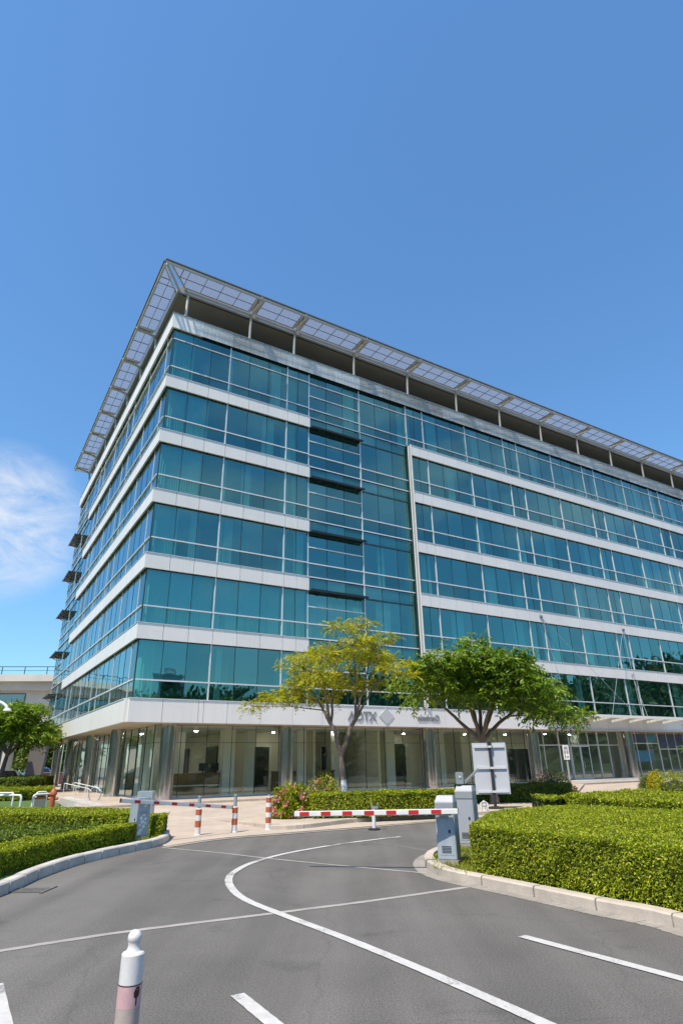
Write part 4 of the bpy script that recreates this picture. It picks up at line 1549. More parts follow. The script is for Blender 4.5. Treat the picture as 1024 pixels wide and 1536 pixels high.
# raised pavement island in front of the facade, with its kerb
isl = [gp(318, 1229), gp(360, 1236.5), gp(403, 1245.0), gp(435, 1244.8), gp(464, 1242.5), gp(494, 1238.8), gp(540, 1233.5), gp(600, 1230.2), gp(655, 1227.6), gp(720, 1223), gp(800, 1216), gp(858, 1208)]
kerb_line('kerb', [isl[2], isl[3], isl[4], isl[5], isl[6], isl[7], isl[8], isl[9], isl[10], isl[11]], 1, 0.15, 0.125, KERB, 1.0)
b = MB()
k_in = [isl[0], isl[1]] + offset_line([Vector(p) for p in isl[2:]], 0.13)
poly = [(p.x, p.y) for p in k_in] + [tuple(bw(29.0, -2.6)[:2]), tuple(bw(8.0, -2.6)[:2]), tuple(bw(3.4, -4.4)[:2])]
n = len(poly)
zs = [0.008, 0.06] + [0.118] * (n - 3) + [0.03]
b.add([(p[0], p[1], z) for p, z in zip(poly, zs)] + [(p[0], p[1], 0.0) for p in poly], [tuple(range(n))] + [(i, (i + 1) % n, n + (i + 1) % n, n + i) for i in range(n)])
o = structure(b, 'pavement', PAVE)
# terrace under the building's overhang
b = MB()
b.prism([tuple(bw(-1.9, -1.7)[:2]), tuple(bw(RLEN, -1.7)[:2]), tuple(bw(RLEN, 1.95)[:2]), tuple(bw(1.95, 1.95)[:2]), tuple(bw(1.95, 33)[:2]), tuple(bw(-1.9, 33)[:2])], 0.0, 0.10)
structure(b, 'terrace', PAVE)

# bed on the left with kerb
lk = [(-7.6, -4.0), (-6.4, 1.0), (-5.5, 5.0), (-5.0, 7.6), gp(0, 1345), gp(60, 1318), gp(120, 1297), gp(190, 1280), gp(235, 1270), gp(253, 1261), gp(249, 1250), gp(225, 1243)]
lkl = kerb_line('kerb', lk, 1, 0.16, 0.16, KERBGREY, 0.55)
lin = offset_line(smooth_line(lk, 6), 0.13)
sheet('bed', [(p.x, p.y) for p in lin] + [(-7.0, 19.6), (-13.0, 21.2), (-18, 21), (-20, -4)], 0.10, LAWN)
sheet('lawn', [(-24, 20.5), (-13.0, 21.5), (-9.6, 25.5), (-11.5, 31), (-17.5, 42), (-40, 62), (-60, 62), (-60, 20)], 0.012, LAWN)
# island on the right with kerb
rk = [(4.6, 0.0), (3.9, 5.0), gp(1024, 1396), gp(900, 1368), gp(800, 1346), gp(720, 1329), gp(670, 1318), gp(642, 1305), gp(637, 1293), gp(650, 1283), gp(680, 1274), gp(720, 1262), gp(770, 1245), gp(840, 1226)]
kerb_line('kerb', rk, -1, 0.16, 0.13, KERB, 0.95)
rin = offset_line(smooth_line(rk, 6), -0.13)
sheet('bed', [(p.x, p.y) for p in rin] + [(14, 22), (22, 20), (22, 0)], 0.085, SOIL)
# gutters
g1 = offset_line(smooth_line(rk[:11], 8), 0.10)
ribbon('gutter', g1, 0.2, 0.004, GUTTER, straight=True, jitter=0.012)
g2 = offset_line(smooth_line([gp(246, 1271), gp(330, 1259), gp(420, 1251.5), gp(530, 1243), gp(655, 1232)], 8), -0.06)
ribbon('gutter', g2, 0.16, 0.010, GUTTER, straight=True, jitter=0.01)

# painted lines
curve = [gp(600, 1255.5), gp(560, 1260), gp(500, 1268), gp(430, 1280.5), gp(380, 1294), gp(352, 1308), gp(343, 1320), gp(349, 1335), gp(370, 1351), gp(420, 1371.5), gp(500, 1401.5), gp(580, 1433.5), gp(650, 1463), gp(730, 1498), gp(815, 1536), gp(900, 1575)]
ribbon('road_line', curve, 0.115, 0.008, PAINT, 10, jitter=0.0025)
ribbon('road_line', [gp(782, 1405), gp(1024, 1470), gp(1250, 1532)], 0.115, 0.008, PAINT, straight=True, jitter=0.002)
ribbon('road_line', [gp(356, 1493), gp(395, 1525), gp(440, 1562)], 0.115, 0.008, PAINT, straight=True, jitter=0.002)
ribbon('road_line', [gp(-8, 1478), gp(4, 1540), gp(10, 1570)], 0.13, 0.008, PAINT, straight=True, jitter=0.002)
# concrete joints across the drive
ribbon('road_joint', [gp(-60, 1436), gp(0, 1427), gp(100, 1411), gp(200, 1396.5), gp(420, 1369), gp(560, 1351), gp(700, 1331)], 0.10, 0.004, JOINT, 8, jitter=0.008)
ribbon('road_joint', [gp(243, 1271.5), gp(330, 1279.5), gp(400, 1287.5), gp(520, 1299.5), gp(640, 1310)], 0.07, 0.0045, JOINT, 8, jitter=0.006)
ribbon('road_joint', [gp(560, 1264), gp(610, 1271), gp(655, 1278)], 0.05, 0.004, SEAM, 8, jitter=0.006)
# drain grate by the left kerb
b = MB()
c0 = gp(40, 1336)
for k in range(1, 8):
    b.box(c0.x - 0.30, c0.x + 0.30, c0.y - 0.22 + k * 0.05, c0.y - 0.195 + k * 0.05, 0.004, 0.012)
b.box(c0.x - 0.34, c0.x - 0.30, c0.y - 0.26, c0.y + 0.26, 0.004, 0.014); b.box(c0.x + 0.30, c0.x + 0.34, c0.y - 0.26, c0.y + 0.26, 0.004, 0.014)
o = b.build('drain_grate', mat('grate_iron', (0.15, 0.145, 0.135), 0.7, 0.2, 0.3, 9))
tag(o, 'dark iron drain grate in the asphalt beside the left kerb', 'drain grate')

# ================================================================== HEDGES AND BEDS
hedge('trimmed_hedge', 'large bright green box hedge on the right kerb island, nearest to the road',
      [gp(708, 1312, .09), gp(800, 1327, .09), gp(900, 1347, .09), gp(1024, 1373, .09), (3.95, 6.0), (9, 6.0), (9.5, 11.0), gp(1010, 1209, .78), gp(862, 1202, .78), gp(760, 1208, .78), gp(730, 1215, .78), gp(704, 1231, .78)],
      0.085, 0.64, 0.034, 2.1, seed=3, rough=0.03)
hedge('trimmed_hedge', 'rear clipped hedge rising behind the large right hedge near the entrance path',
      [gp(800, 1205, .6), gp(880, 1212, .6), gp(1015, 1222, .6), (12, 12.5), (14, 17), gp(1000, 1188, .82), gp(940, 1185, .82), gp(870, 1190, .82), gp(820, 1196, .82)],
      0.085, 0.74, 0.055, 2.0, seed=4, rough=0.05)
hedge('trimmed_hedge', 'long low front hedge along the curved left kerb',
      [(-6.75, 1.0), (-5.8, 5.0), gp(-20, 1322, .1), gp(40, 1303, .1), gp(100, 1286, .1), gp(160, 1273, .1), gp(203, 1261, .1), gp(204, 1230, .5), gp(150, 1237, .48), gp(100, 1245, .48), gp(40, 1256, .48), gp(-20, 1266, .48), (-6.7, 5.0), (-7.6, 1.0)],
      0.10, 0.36, 0.042, 2.3, seed=5)
hedge('trimmed_hedge', 'small square hedge block just right of the left barrier cabinet',
      [gp(228, 1257, .1), gp(242, 1256.5, .1), gp(249, 1249, .1), gp(240, 1221, .55), gp(222, 1219.5, .55)],
      0.10, 0.46, 0.045, 2.4, seed=6)
hedge('trimmed_hedge', 'back hedge strip of the left bed, running up to the barrier cabinet',
      [gp(-80, 1222, .5), gp(0, 1222.5, .5), gp(100, 1222.5, .5), gp(200, 1222, .5), gp(226, 1221, .5), gp(220, 1214.5, .5), gp(150, 1213, .5), gp(60, 1212, .5), gp(-80, 1212, .5)],
      0.10, 0.42, 0.055, 2.0, seed=7)
hedge('ground_cover', 'low dark green ground cover filling the left bed between its hedges',
      [gp(-40, 1262, .3), gp(60, 1249, .3), gp(120, 1240, .3), gp(192, 1232, .3), gp(212, 1226, .3), gp(100, 1226.5, .3), gp(-60, 1228, .3)],
      0.10, 0.18, 0.06, 1.7, m=LEAF_HEDGE2, cat='ground cover', rough=0.05, seed=8, kind='stuff')
hedge('trimmed_hedge', 'clipped hedge on the middle pavement under the yellow tree',
      [gp(467, 1228, .12), gp(560, 1227, .12), gp(660, 1222.5, .12), gp(700, 1219, .12), gp(700, 1219, .12) + Vector((.3, 1.1, 0)), gp(660, 1222.5, .12) + Vector((.1, 1.2, 0)), gp(560, 1227, .12) + Vector((0, 1.2, 0)), gp(467, 1228, .12) + Vector((-.1, 1.2, 0))],
      0.118, 0.68, 0.06, 2.0, seed=9, rough=0.05)
hedge('trimmed_hedge', 'clipped hedge behind the blank sign board, left of the entrance path',
      [gp(690, 1204, .12), gp(780, 1203.5, .12), gp(860, 1202, .12), gp(860, 1202, .12) + Vector((.3, 1.3, 0)), gp(780, 1203.5, .12) + Vector((.1, 1.3, 0)), gp(690, 1204, .12) + Vector((0, 1.3, 0))],
      0.118, 0.62, 0.07, 1.9, m=LEAF_HEDGE2, seed=10, rough=0.06)
hedge('trimmed_hedge', 'far tall hedge under the left tree beside the parked cars',
      [gp(-80, 1197, 0), gp(40, 1196, 0), gp(78, 1190, 0), bw(-2.6, 26), bw(-3.0, 31), (-44, 50)],
      0.0, 1.05, 0.10, 1.7, m=LEAF_HEDGE2, seed=12, rough=0.1)
hedge('trimmed_hedge', 'middle low hedge behind the white rails on the left',
      [gp(-80, 1203, 0.0), gp(30, 1202, 0.0), gp(74, 1199, 0.0), gp(78, 1194, 0.0), gp(20, 1196, 0.0), gp(-80, 1197, 0.0)],
      0.0, 0.55, 0.075, 1.7, m=LEAF_HEDGE, seed=13, rough=0.1)


def bush(name, label, c, rx, ry, rz, leaf, n, m, cat='bush', group=None, petals=0, pm=None, seed=1):
    r = np.random.default_rng(seed)
    root = thing(name, label, cat, c, 0, group)
    v = r.normal(0, 1, (n, 3)); v /= np.linalg.norm(v, axis=1, keepdims=True); v[:, 2] = np.abs(v[:, 2])
    lump = 1 + 0.22 * np.sin(v[:, 0] * 5 + seed) * np.cos(v[:, 1] * 6 + 2 * seed) + 0.10 * np.sin(v[:, 2] * 9)
    rad = (r.uniform(0.35, 1, (n, 1)) ** 0.4) * lump[:, None]
    P = v * rad * np.array([rx, ry, rz])
    D = v + r.normal(0, 0.6, (n, 3)) + np.array([0, 0, 0.2])
    core = MB(); core.lathe([(0.5 * rx, 0.0), (0.62 * rx, 0.3 * rz), (0.45 * rx, 0.6 * rz), (0.0, 0.72 * rz)], (0, 0, 0), 10)
    leaves_mesh('foliage', P, D, v + r.normal(0, .5, (n, 3)), leaf * r.uniform(.7, 1.3, n), leaf * .42, [m, TWIG], root, extra=core)
    if petals:
        k = petals
        u = r.normal(0, 1, (k, 3)); u /= np.linalg.norm(u, axis=1, keepdims=True); u[:, 2] = np.abs(u[:, 2]) * 0.9 + 0.05
        Pc = u * np.array([rx, ry, rz]) * r.uniform(0.92, 1.12, (k, 1))
        a = r.normal(0, 1, (9, 3))
        fl = leaves_mesh('flower', r.normal(0, 0.025, (9, 3)), a + np.array([0, 0, .8]), r.normal(0, 1, (9, 3)), 0.075, 0.065, pm, root)
        fl.location = Pc[0]
        for q in range(1, k):
            f2 = fl.copy(); COL.objects.link(f2); f2.parent = root
            f2.location = Pc[q]; f2.rotation_euler = tuple(r.uniform(-.8, .8, 2)) + (r.uniform(0, 6),)
    return root


bush('flowering_bush', 'broad bush with pink and white flowers at the left end of the middle hedge', gp(437, 1226, .118), 0.62, 0.55, 0.82, 0.13, 2600, LEAF_HEDGE, petals=90, pm=PETAL, seed=2)
bush('flowering_bush', 'low pink-flowering plant poking above the middle hedge beside the yellow tree trunk', gp(486, 1205, .118), 0.8, 0.4, 0.92, 0.12, 1200, LEAF_HEDGE, petals=50, pm=PETAL, seed=4)
bush('flowering_bush', 'orange-red flowering plant above the hedge behind the blank sign board', gp(830, 1196, .118), 1.0, 0.5, 0.95, 0.12, 1200, LEAF_HEDGE2, petals=60, pm=PETAL, seed=5)
bush('flowering_bush', 'yellow flowering shrub beside the entrance steps by the shopfront', gp(986, 1186, .05), 0.42, 0.4, 0.85, 0.11, 1500, LEAF_YELLOW, petals=60, pm=PETALYEL, seed=6)
bush('round_bush', 'small dark round bush left of the yellow shrub by the entrance steps', gp(973, 1183, .05), 0.5, 0.5, 0.65, 0.10, 1200, LEAF_HEDGE2, seed=7)
bush('round_bush', 'pale green loose shrub on the right, behind the rear right hedge', gp(1016, 1194, .05), 1.1, 0.9, 0.9, 0.10, 2000, LEAF_HEDGE, seed=8)

def grass(label, poly, z, n, seed):
    r = np.random.default_rng(seed)
    xs = [p[0] for p in poly]; ys = [p[1] for p in poly]
    x = r.uniform(min(xs), max(xs), n * 3); y = r.uniform(min(ys), max(ys), n * 3)
    ok = in_poly(x, y, [(p[0], p[1]) for p in poly])
    clump = wob(x, y, 5.0, seed) + r.uniform(-1, .6, len(x)) > -0.5
    x = x[ok & clump]; y = y[ok & clump]
    k = len(x)
    P = np.stack([x, y, np.full(k, z)], 1)
    D = r.normal(0, .5, (k, 3)) + np.array([0, 0, 1.0])
    D[:, 2] = np.abs(D[:, 2])
    o = leaves_mesh('grass', P, D, r.normal(0, 1, (k, 3)), 0.07 * r.uniform(.5, 1.5, k), 0.010, LEAF_HEDGE)
    tag(o, label, 'grass', None, 'stuff')


grass('short grass and weeds round the cabinets on the right kerb island', [gp(648, 1303, .085), gp(704, 1316, .085), gp(716, 1300, .085), gp(716, 1262, .085), gp(690, 1268, .085), gp(655, 1284, .085), gp(645, 1292, .085)], 0.085, 2600, 3)
grass('thin strip of weeds between the left kerb and its hedge', [gp(205, 1267, .1), gp(232, 1260.5, .1), gp(240, 1256, .1), gp(210, 1256, .1)], 0.10, 400, 5)

# ================================================================== TREES
ty = gp(516, 1187.5, 0.80)
ybase = (ty.x, ty.y, 0.118)
r = random.Random(5)
ypads = []
# crown laid out in layers: flat clouds of fine foliage
for (x, z, rx) in [(-2.6, 3.55, .55), (-2.0, 3.75, .6), (-1.5, 3.45, .5), (-1.35, 4.25, .7), (-.8, 4.0, .7), (-.75, 4.75, .75), (-.1, 4.45, .7), (-.3, 5.3, .7), (.3, 5.0, .7),
                   (-.2, 5.85, .55), (.5, 5.55, .6), (1.0, 4.85, .55), (1.5, 5.0, .6), (1.95, 4.75, .55), (1.55, 5.45, .45), (.9, 5.95, .4), (-1.3, 5.0, .5), (-.6, 3.55, .5), (.25, 3.9, .5), (1.2, 4.15, .45), (.4, 6.15, .35), (2.2, 4.2, .4), (-3.0, 3.3, .35), (-1.9, 4.5, .45)]:
    ypads.append((x * 0.93 + r.uniform(-.12, .12), r.uniform(-1.2, 1.2) * (0.5 + 0.5 * rx), z + r.uniform(-.1, .1), rx, rx, rx * 0.34))
for k in range(9):
    a = r.uniform(0, 6.28); q = r.uniform(1.0, 2.0)
    ypads.append((q * math.cos(a) * .9, q * math.sin(a), r.uniform(3.8, 5.4), .5, .5, .16))
tree('yellow_leaved_tree', 'tree with yellowing feathery leaves and a lime-washed trunk in the middle hedge', ybase, 1.85, 0.125,
     [(-.06, .05, 1.78, -.42, .12, 2.75, .66, .50), (-.06, .05, 1.78, .42, 0, 2.85, .66, .48),
      (-.42, .12, 2.72, -1.15, .2, 3.95, .44, .14), (-.42, .12, 2.72, -.75, -.5, 4.9, .40, .12), (-.40, .12, 2.72, -.15, .5, 5.2, .36, .12),
      (.42, 0, 2.82, .35, -.4, 5.2, .38, .12), (.42, 0, 2.82, 1.0, -.3, 4.9, .40, .12), (.42, 0, 2.82, 1.45, .3, 4.5, .36, .12)],
     ypads, LEAF_YELLOW, spray=0.26, pairs=5, leaf=(0.10, 0.040), per=98, lean=(-0.06, 0.05), lime=0.95, seed=31)

gb = gp(742, 1206, 0.1)
gbase = (gb.x, gb.y, 0.118)
gpads = []
r = random.Random(9)
for (x, z, rx) in [(-3.2, 4.4, .75), (-2.6, 4.9, .8), (-2.4, 4.3, .8), (-1.8, 5.3, .85), (-1.6, 4.4, .9), (-1.5, 4.1, .7), (-.9, 5.6, .9), (-.7, 4.8, .95), (-.6, 4.2, .8), (-.1, 6.0, .8), (.1, 5.2, .95), (.2, 4.3, .9),
                   (.8, 5.6, .8), (1.0, 4.8, .9), (1.1, 3.9, .85), (1.8, 5.2, .8), (2.0, 4.4, .9), (2.2, 3.6, .8), (2.7, 4.6, .8), (3.0, 4.0, .8), (3.3, 3.4, .7), (-3.6, 4.6, .5), (-.5, 6.4, .5), (-2.9, 4.0, .6), (3.6, 3.9, .5)]:
    if x < -1.2: z += 0.40
    gpads.append((x * 0.91 + r.uniform(-.15, .15), r.uniform(-1.6, 1.6), z - 0.35 + r.uniform(-.1, .1), rx, rx, rx * 0.40))
for k in range(14):
    a = r.uniform(0, 6.28); q = r.uniform(1.0, 2.6)
    gpads.append((q * math.cos(a), q * math.sin(a), r.uniform(4.3, 5.5), .75, .75, .28))
tree('green_leaved_tree', 'spreading deep green tree with drooping leaves behind the blank sign board', gbase, 2.3, 0.15,
     [(-2.4, 0.3, 4.1), (-1.2, -0.6, 4.9), (0.0, 0.6, 5.4), (1.1, -0.4, 4.9), (2.3, 0.3, 4.0), (0.4, -1.4, 4.4), (-.4, 1.5, 4.4)],
     gpads, LEAF_GREEN, spray=0.46, pairs=5, leaf=(0.21, 0.075), per=46, lean=(-0.25, 0.1), seed=41)

lb = Vector((-23.6, 44.5, 0))
lpads = []
r = random.Random(13)
for k in range(40):
    a = r.uniform(0, 6.28); q = 2.9 * math.sqrt(r.random()); z = 3.2 + 3.6 * r.random() * (1 - (q / 3.3) ** 2) + 0.2
    lpads.append((q * math.cos(a), q * math.sin(a), z, .85, .85, .38))
tree('green_leaved_tree', 'leaning light green tree at the far left beside the low white building', lb, 2.6, 0.20,
     [(-2.0, 0.3, 4.4), (-.8, -0.9, 5.2), (0.6, 0.8, 5.5), (1.6, -0.4, 5.0), (2.3, .6, 4.2)], lpads, LEAF_GREEN, spray=0.5, pairs=4, leaf=(0.26, 0.11), per=42, lean=(0.35, 0), seed=51)

rb = gp(1030, 1188, 0.0)
rpads = [(random.uniform(-.9, .9), random.uniform(-.9, .9), random.uniform(1.3, 3.6), .6, .6, .35) for _ in range(20)]
tree('green_leaved_tree', 'small young tree cut off by the right edge in front of the shopfront', (rb.x + 2.0, rb.y, -0.2), 1.2, 0.07,
     [(-.5, 0, 2.6), (.5, .3, 2.8), (0, -.4, 3.3)], rpads, LEAF_GREEN, spray=0.3, pairs=4, leaf=(0.14, 0.06), per=60, seed=61)


# trees seen through the gap under the left end
def far_tree(label, x, y, h, rad, seed, m=LEAF_FAR, group='trees beyond the left end of the building'):
    rr = random.Random(seed)
    pads = []
    for k in range(26):
        a = rr.uniform(0, 6.28); q = rad * math.sqrt(rr.random())
        z = h * (0.28 + 0.68 * rr.random() * math.sqrt(max(0.05, 1 - (q / rad) ** 2 * .8)))
        pads.append((q * math.cos(a), q * math.sin(a), z, rad * .38, rad * .38, rad * .26))
    return tree('leafy_tree', label, (x, y, 0), h * .32, h * .03, [(rad * .5, 0, h * .6), (-rad * .5, .2, h * .6), (0, rad * .4, h * .75)], pads, m,
                spray=.8, pairs=3, leaf=(.5, .26), per=16, seed=seed, group=group, twigs=False)


far_tree('far tree with broad crown seen under the left end of the glass block', -38.6, 84, 8, 3.6, 71)
far_tree('far taller tree left of the one under the building end, behind the blue car', -42.5, 88, 8, 3.6, 72)
far_tree('far tree behind the slanted pier of the white building', -47.5, 88, 8, 4, 73)
far_tree('far low tree filling the gap at the chrome columns on the left', -34.8, 80, 6.0, 3.2, 74)

for k, (x, y, h_) in enumerate([(-46, 47, 9.0), (-53, 50, 10.0), (-56, 41, 9.5), (-63, 44, 10.5), (-66, 35, 9.0), (-73, 38, 10.0)]):
    far_tree('tree outside the left edge, mirrored in the side glazing, number from the white kiosk: ' + ['first', 'second', 'third', 'fourth', 'fifth', 'sixth'][k], x, y, h_, 4.2, 80 + k, group='trees mirrored in the side glazing')

# ================================================================== BARRIER, BOLLARDS, CABINETS
def cabinet(name, label, p, rz, w, d, h, m1, slant=0.14, lid=True, group=None):
    t = thing(name, label, 'barrier cabinet', p, rz, group)
    b = MB()
    b.box(-w / 2, w / 2, -d / 2, d / 2, 0.07, h - 0.24 if lid else h)
    o = b.build('housing', m1, t, bevel=0.012)
    b = MB(); b.box(-w / 2 - 0.02, w / 2 + 0.02, -d / 2 - 0.02, d / 2 + 0.02, 0, 0.069); b.build('plinth', GUTTER, t)
    if lid:
        b = MB()
        b.add([(-w / 2, -d / 2, h - 0.238), (w / 2, -d / 2, h - 0.238), (w / 2, d / 2, h - 0.238), (-w / 2, d / 2, h - 0.238),
               (-w / 2, -d / 2, h - 0.10), (w / 2, -d / 2, h - 0.10), (w / 2, d / 2, h - 0.10), (-w / 2, d / 2, h - 0.10),
               (-w / 2 + .02, -d / 2 + .09, h), (w / 2 - .02, -d / 2 + .09, h), (w / 2 - .02, d / 2 - .03, h), (-w / 2 + .02, d / 2 - .03, h)],
              [(0, 3, 2, 1), (0, 1, 5, 4), (1, 2, 6, 5), (2, 3, 7, 6), (3, 0, 4, 7), (4, 5, 9, 8), (5, 6, 10, 9), (6, 7, 11, 10), (7, 4, 8, 11), (8, 9, 10, 11)])
        b.build('lid', GREYTOP, t, bevel=0.008)
    b = MB(); b.box(-w / 2 + 0.04, w / 2 - 0.04, -d / 2 - 0.004, -d / 2 - 0.001, 0.14, h - 0.34)
    b.build('door', m1, t)
    b = MB()
    for k in range(5):
        b.box(-w / 2 + 0.08, w / 2 - 0.08, -d / 2 - 0.008, -d / 2 - 0.0045, 0.17 + 0.022 * k, 0.18 + 0.022 * k)
    b.build('vent', DARKMETAL, t)
    b = MB(); b.box(w / 2 + 0.001, w / 2 + 0.004, -d / 2 + 0.07, d / 2 - 0.07, h * 0.60, h * 0.60 + 0.07); b.build('plate', GREYTOP, t)
    b = MB(); b.box(w / 2 - 0.11, w / 2 - 0.075, -d / 2 - 0.012, -d / 2 - 0.004, h * 0.45, h * 0.45 + 0.05); b.build('lock', DARKMETAL, t)
    return t


def boom(name, p, q, n, r=0.045, tip=True, start=0.06, duty=0.45, group=None):
    t = name
    q = Vector(q) - Vector(p)
    iv = Matrix.Rotation(-t.rotation_euler.z, 3, 'Z')
    o0 = iv @ (Vector(p) - t.location)
    d = iv @ q
    ln = d.length; d.normalize()
    b = MB()
    b.beam((0, 0, 0), tuple(d * ln), 0.05, 0.085, 0)
    s = b.build('arm', WHITE, t, bevel=0.01)
    s.location = o0
    for k in range(n):
        nb = MB()
        a = ln * (start + (1 - start) * (k + 0.28) / n); e = a + ln * (1 - start) / n * duty
        nb.beam(tuple(d * a), tuple(d * e), 0.054, 0.062, 0)
        nb.build('stripe', RED, s)
    for e0, e1 in ((-0.01, -0.001), (ln + .001, ln + 0.02)):
        nb = MB(); nb.beam(tuple(d * e0), tuple(d * e1), 0.054, 0.089, 0)
        nb.build('end_cap', DARKMETAL, s)
    return t


# right hand barrier (nearest)
cp = gp(677, 1297, 0.09)
CABROT = -0.42
cr_ = cabinet('boom_barrier', 'boom barrier with blue-grey cabinet on the right kerb island and long red and white arm', (cp.x, cp.y + 0.15, 0.085), CABROT, 0.32, 0.28, 1.02, GREYCAB)
boom(cr_, (cp.x + 0.14, cp.y - 0.20, 0.88), (-0.90, 11.55, 0.845), 7)
b = MB(); b.box(-0.16, 0.14, -0.30, -0.186, 0.735, 0.775); b.box(-0.10, 0.06, -0.28, -0.186, 0.776, 0.80); hb = b.build('hinge_bracket', DARKMETAL, cr_)
b = MB(); b.lathe([(0.03, 0), (0.03, 0.05), (0, 0.055)], (-0.12, -0.24, 0.776), 10); b.build('bolt', STEEL, hb)
c2 = gp(700, 1273, 0.085)
cabinet('ticket_cabinet', 'taller pale grey cabinet behind the front one, with a camera on its top', (c2.x + 0.10, c2.y + 0.2, 0.085), -0.45, 0.35, 0.34, 1.10, GREYCAB2)
t = thing('security_camera', 'small grey camera with a slanted strut on top of the taller right cabinet', 'camera', (c2.x + 0.0, c2.y + 0.2, 1.186))
b = MB(); b.box(-0.075, 0.075, -0.06, 0.06, 0.02, 0.25); b.build('body', GREYTOP, t, bevel=0.01)
b = MB(); b.lathe([(0.06, 0), (0.06, 0.02)], (0, 0, 0), 12); b.build('base', DARKMETAL, t)
b = MB(); b.beam((0.09, 0, 0.04), (0.42, 0.1, 0.30), 0.04, 0.04); b.build('strut', GREYTOP, t)
b = MB(); b.tube([(0, -0.075, 0.16), (0, -0.06, 0.16)], 0.02, 10); b.build('lens', WHITE, t)
# rest post on the road behind the arm
pp = gp(561, 1245)
t = thing('rest_post', 'short white post with forked top and black foot standing on the road', 'post', pp)
b = MB(); b.lathe([(0.16, 0), (0.16, 0.03), (0.06, 0.05)], (0, 0, 0), 16); b.build('foot', RUBBER, t)
b = MB(); b.lathe([(0.05, 0.04), (0.05, 0.50)], (0, 0, 0), 14); b.build('shaft', WHITE, t)
b = MB(); b.box(-0.07, 0.12, -0.05, 0.05, 0.50, 0.56); b.box(-0.07, -0.045, -0.05, 0.05, 0.56, 0.66); b.box(0.10, 0.125, -0.05, 0.05, 0.56, 0.66); b.build('fork', GREYTOP, t, bevel=0.008)
# left barrier
lc = gp(208, 1259, 0.1)
cl = cabinet('boom_barrier', 'boom barrier with grey stickered cabinet at the tip of the left bed', (lc.x - 0.06, lc.y + 0.1, 0.10), -0.75, 0.36, 0.32, 0.86, GREYCAB, lid=False)
rr = random.Random(4)
for (x, z, q) in [(0.0, 0.52, .05), (-.06, .44, .045), (.05, .42, .04), (-.02, .36, .055), (.06, .33, .035), (-.07, .30, .04), (.02, .26, .045), (-.04, .20, .04), (-.08, .14, .05), (.03, .70, .045), (-.05, .74, .035)]:
    pts = [(0.183, x + q * rr.uniform(.6, 1.1) * math.cos(a), z + q * rr.uniform(.6, 1.1) * math.sin(a)) for a in [i * 6.283 / 9 for i in range(9)]]
    b = MB(); b.add(pts, [tuple(range(9))])
    b.build('sticker', WHITE, cl)
lc2 = gp(211, 1246)
cabinet('ticket_cabinet', 'second grey cabinet standing behind the left barrier cabinet', (lc2.x - 0.05, lc2.y + 0.4, 0.01), 0.1, 0.44, 0.40, 0.97, GREYCAB, lid=False)
P1 = gp(296, 1253); P2 = gp(351, 1249); P3 = gp(402, 1244.8)
boom(cl, (lc.x - 0.32, lc.y - 0.55, 0.935), (P2.x - 0.07, P2.y - 0.13, 0.61), 6, duty=0.3)


def striped_bollard(p, h, tall):
    t = thing('striped_bollard', 'x', 'bollard', p, 0, 'orange and white striped bollards')
    r0 = 0.075
    nb = 6 if not tall else 4
    zc = [0, 0.185, 0.335, 0.465, 0.60] if tall else [0, 0.17, 0.31, 0.43, 0.56, 0.67, 0.80]
    b = MB(); b.lathe([(r0 + .008, 0), (r0 + .008, 0.02), (r0, 0.03), (r0, zc[-1]), (r0 - .02, zc[-1] + .015), (0, zc[-1] + .02)], (0, 0, 0), 20); b.build('shaft', WHITEDIRTY, t)
    for i in range(1, len(zc) - 1, 2):
        b = MB(); b.lathe([(r0 + .002, zc[i]), (r0 + .002, zc[i + 1])], (0, 0, 0), 20)
        b.build('stripe', ORANGE, t)
    if tall:
        b = MB(); b.lathe([(0.045, zc[-1] + .021), (0.045, h - .03), (0.052, h - .03), (0.052, h), (0, h + .012)], (0, 0, 0), 16); b.build('upper_post', GREYTOP, t)
    else:
        b = MB(); b.lathe([(0.055, zc[-1] + .012), (0.05, zc[-1] + .05), (0, zc[-1] + .07)], (0, 0, 0), 16); b.build('cap', GREYTOP, t)
    return t


s1 = striped_bollard(P1, 0.90, True); s1['label'] = 'striped bollard with grey post on top, crossed by the middle of the left barrier arm'
s2 = copy_tree(s1); s2.location = P2; s2['label'] = 'striped bollard at which the left barrier arm ends'
s3 = striped_bollard(P3, 0.80, False); s3['label'] = 'fully striped bollard standing free at the pavement corner by the pink bush'

# foreground bollard
vv = CR * ((204 - 512) / FPX) + CU * ((768 - 1405) / FPX) + CD
fp = EYE + vv * (4.05 / vv.y)
t = thing('ball_top_bollard', 'white bollard with ball top and faded pink band in the near foreground', 'bollard', (fp.x - 0.005, fp.y, 0.0))
zt = fp.z + 0.035
R0 = 0.062
zs = zt - 0.105
b = MB(); b.lathe([(R0, zs - 0.25), (R0, zs - 0.008), (R0 - 0.006, zs), (0.041, zs + 0.005), (0.034, zs + 0.018), (0.031, zs + 0.034), (0.033, zs + 0.044)], (0, 0, 0), 40)
b.build('shaft', WHITEDIRTY, t)
b = MB(); cc = zs + 0.067; b.lathe([(0.038 * math.sin(a), -0.038 * math.cos(a)) for a in [0.75 + i * (math.pi - 0.75) / 14 for i in range(15)]], (0, 0, cc), 32); b.build('ball', WHITEDIRTY, t)
zp = zs - 0.145
b = MB(); b.lathe([(R0 + 0.0012, zp - 0.100), (R0 + 0.0012, zp)], (0, 0, 0), 40); b.build('pink_band', PINK, t)
b = MB(); b.lathe([(R0 + 0.0018, zp - 0.001), (R0 + 0.0018, zp + 0.004)], (0, 0, 0), 40); b.build('edge_line', MAROON, t)
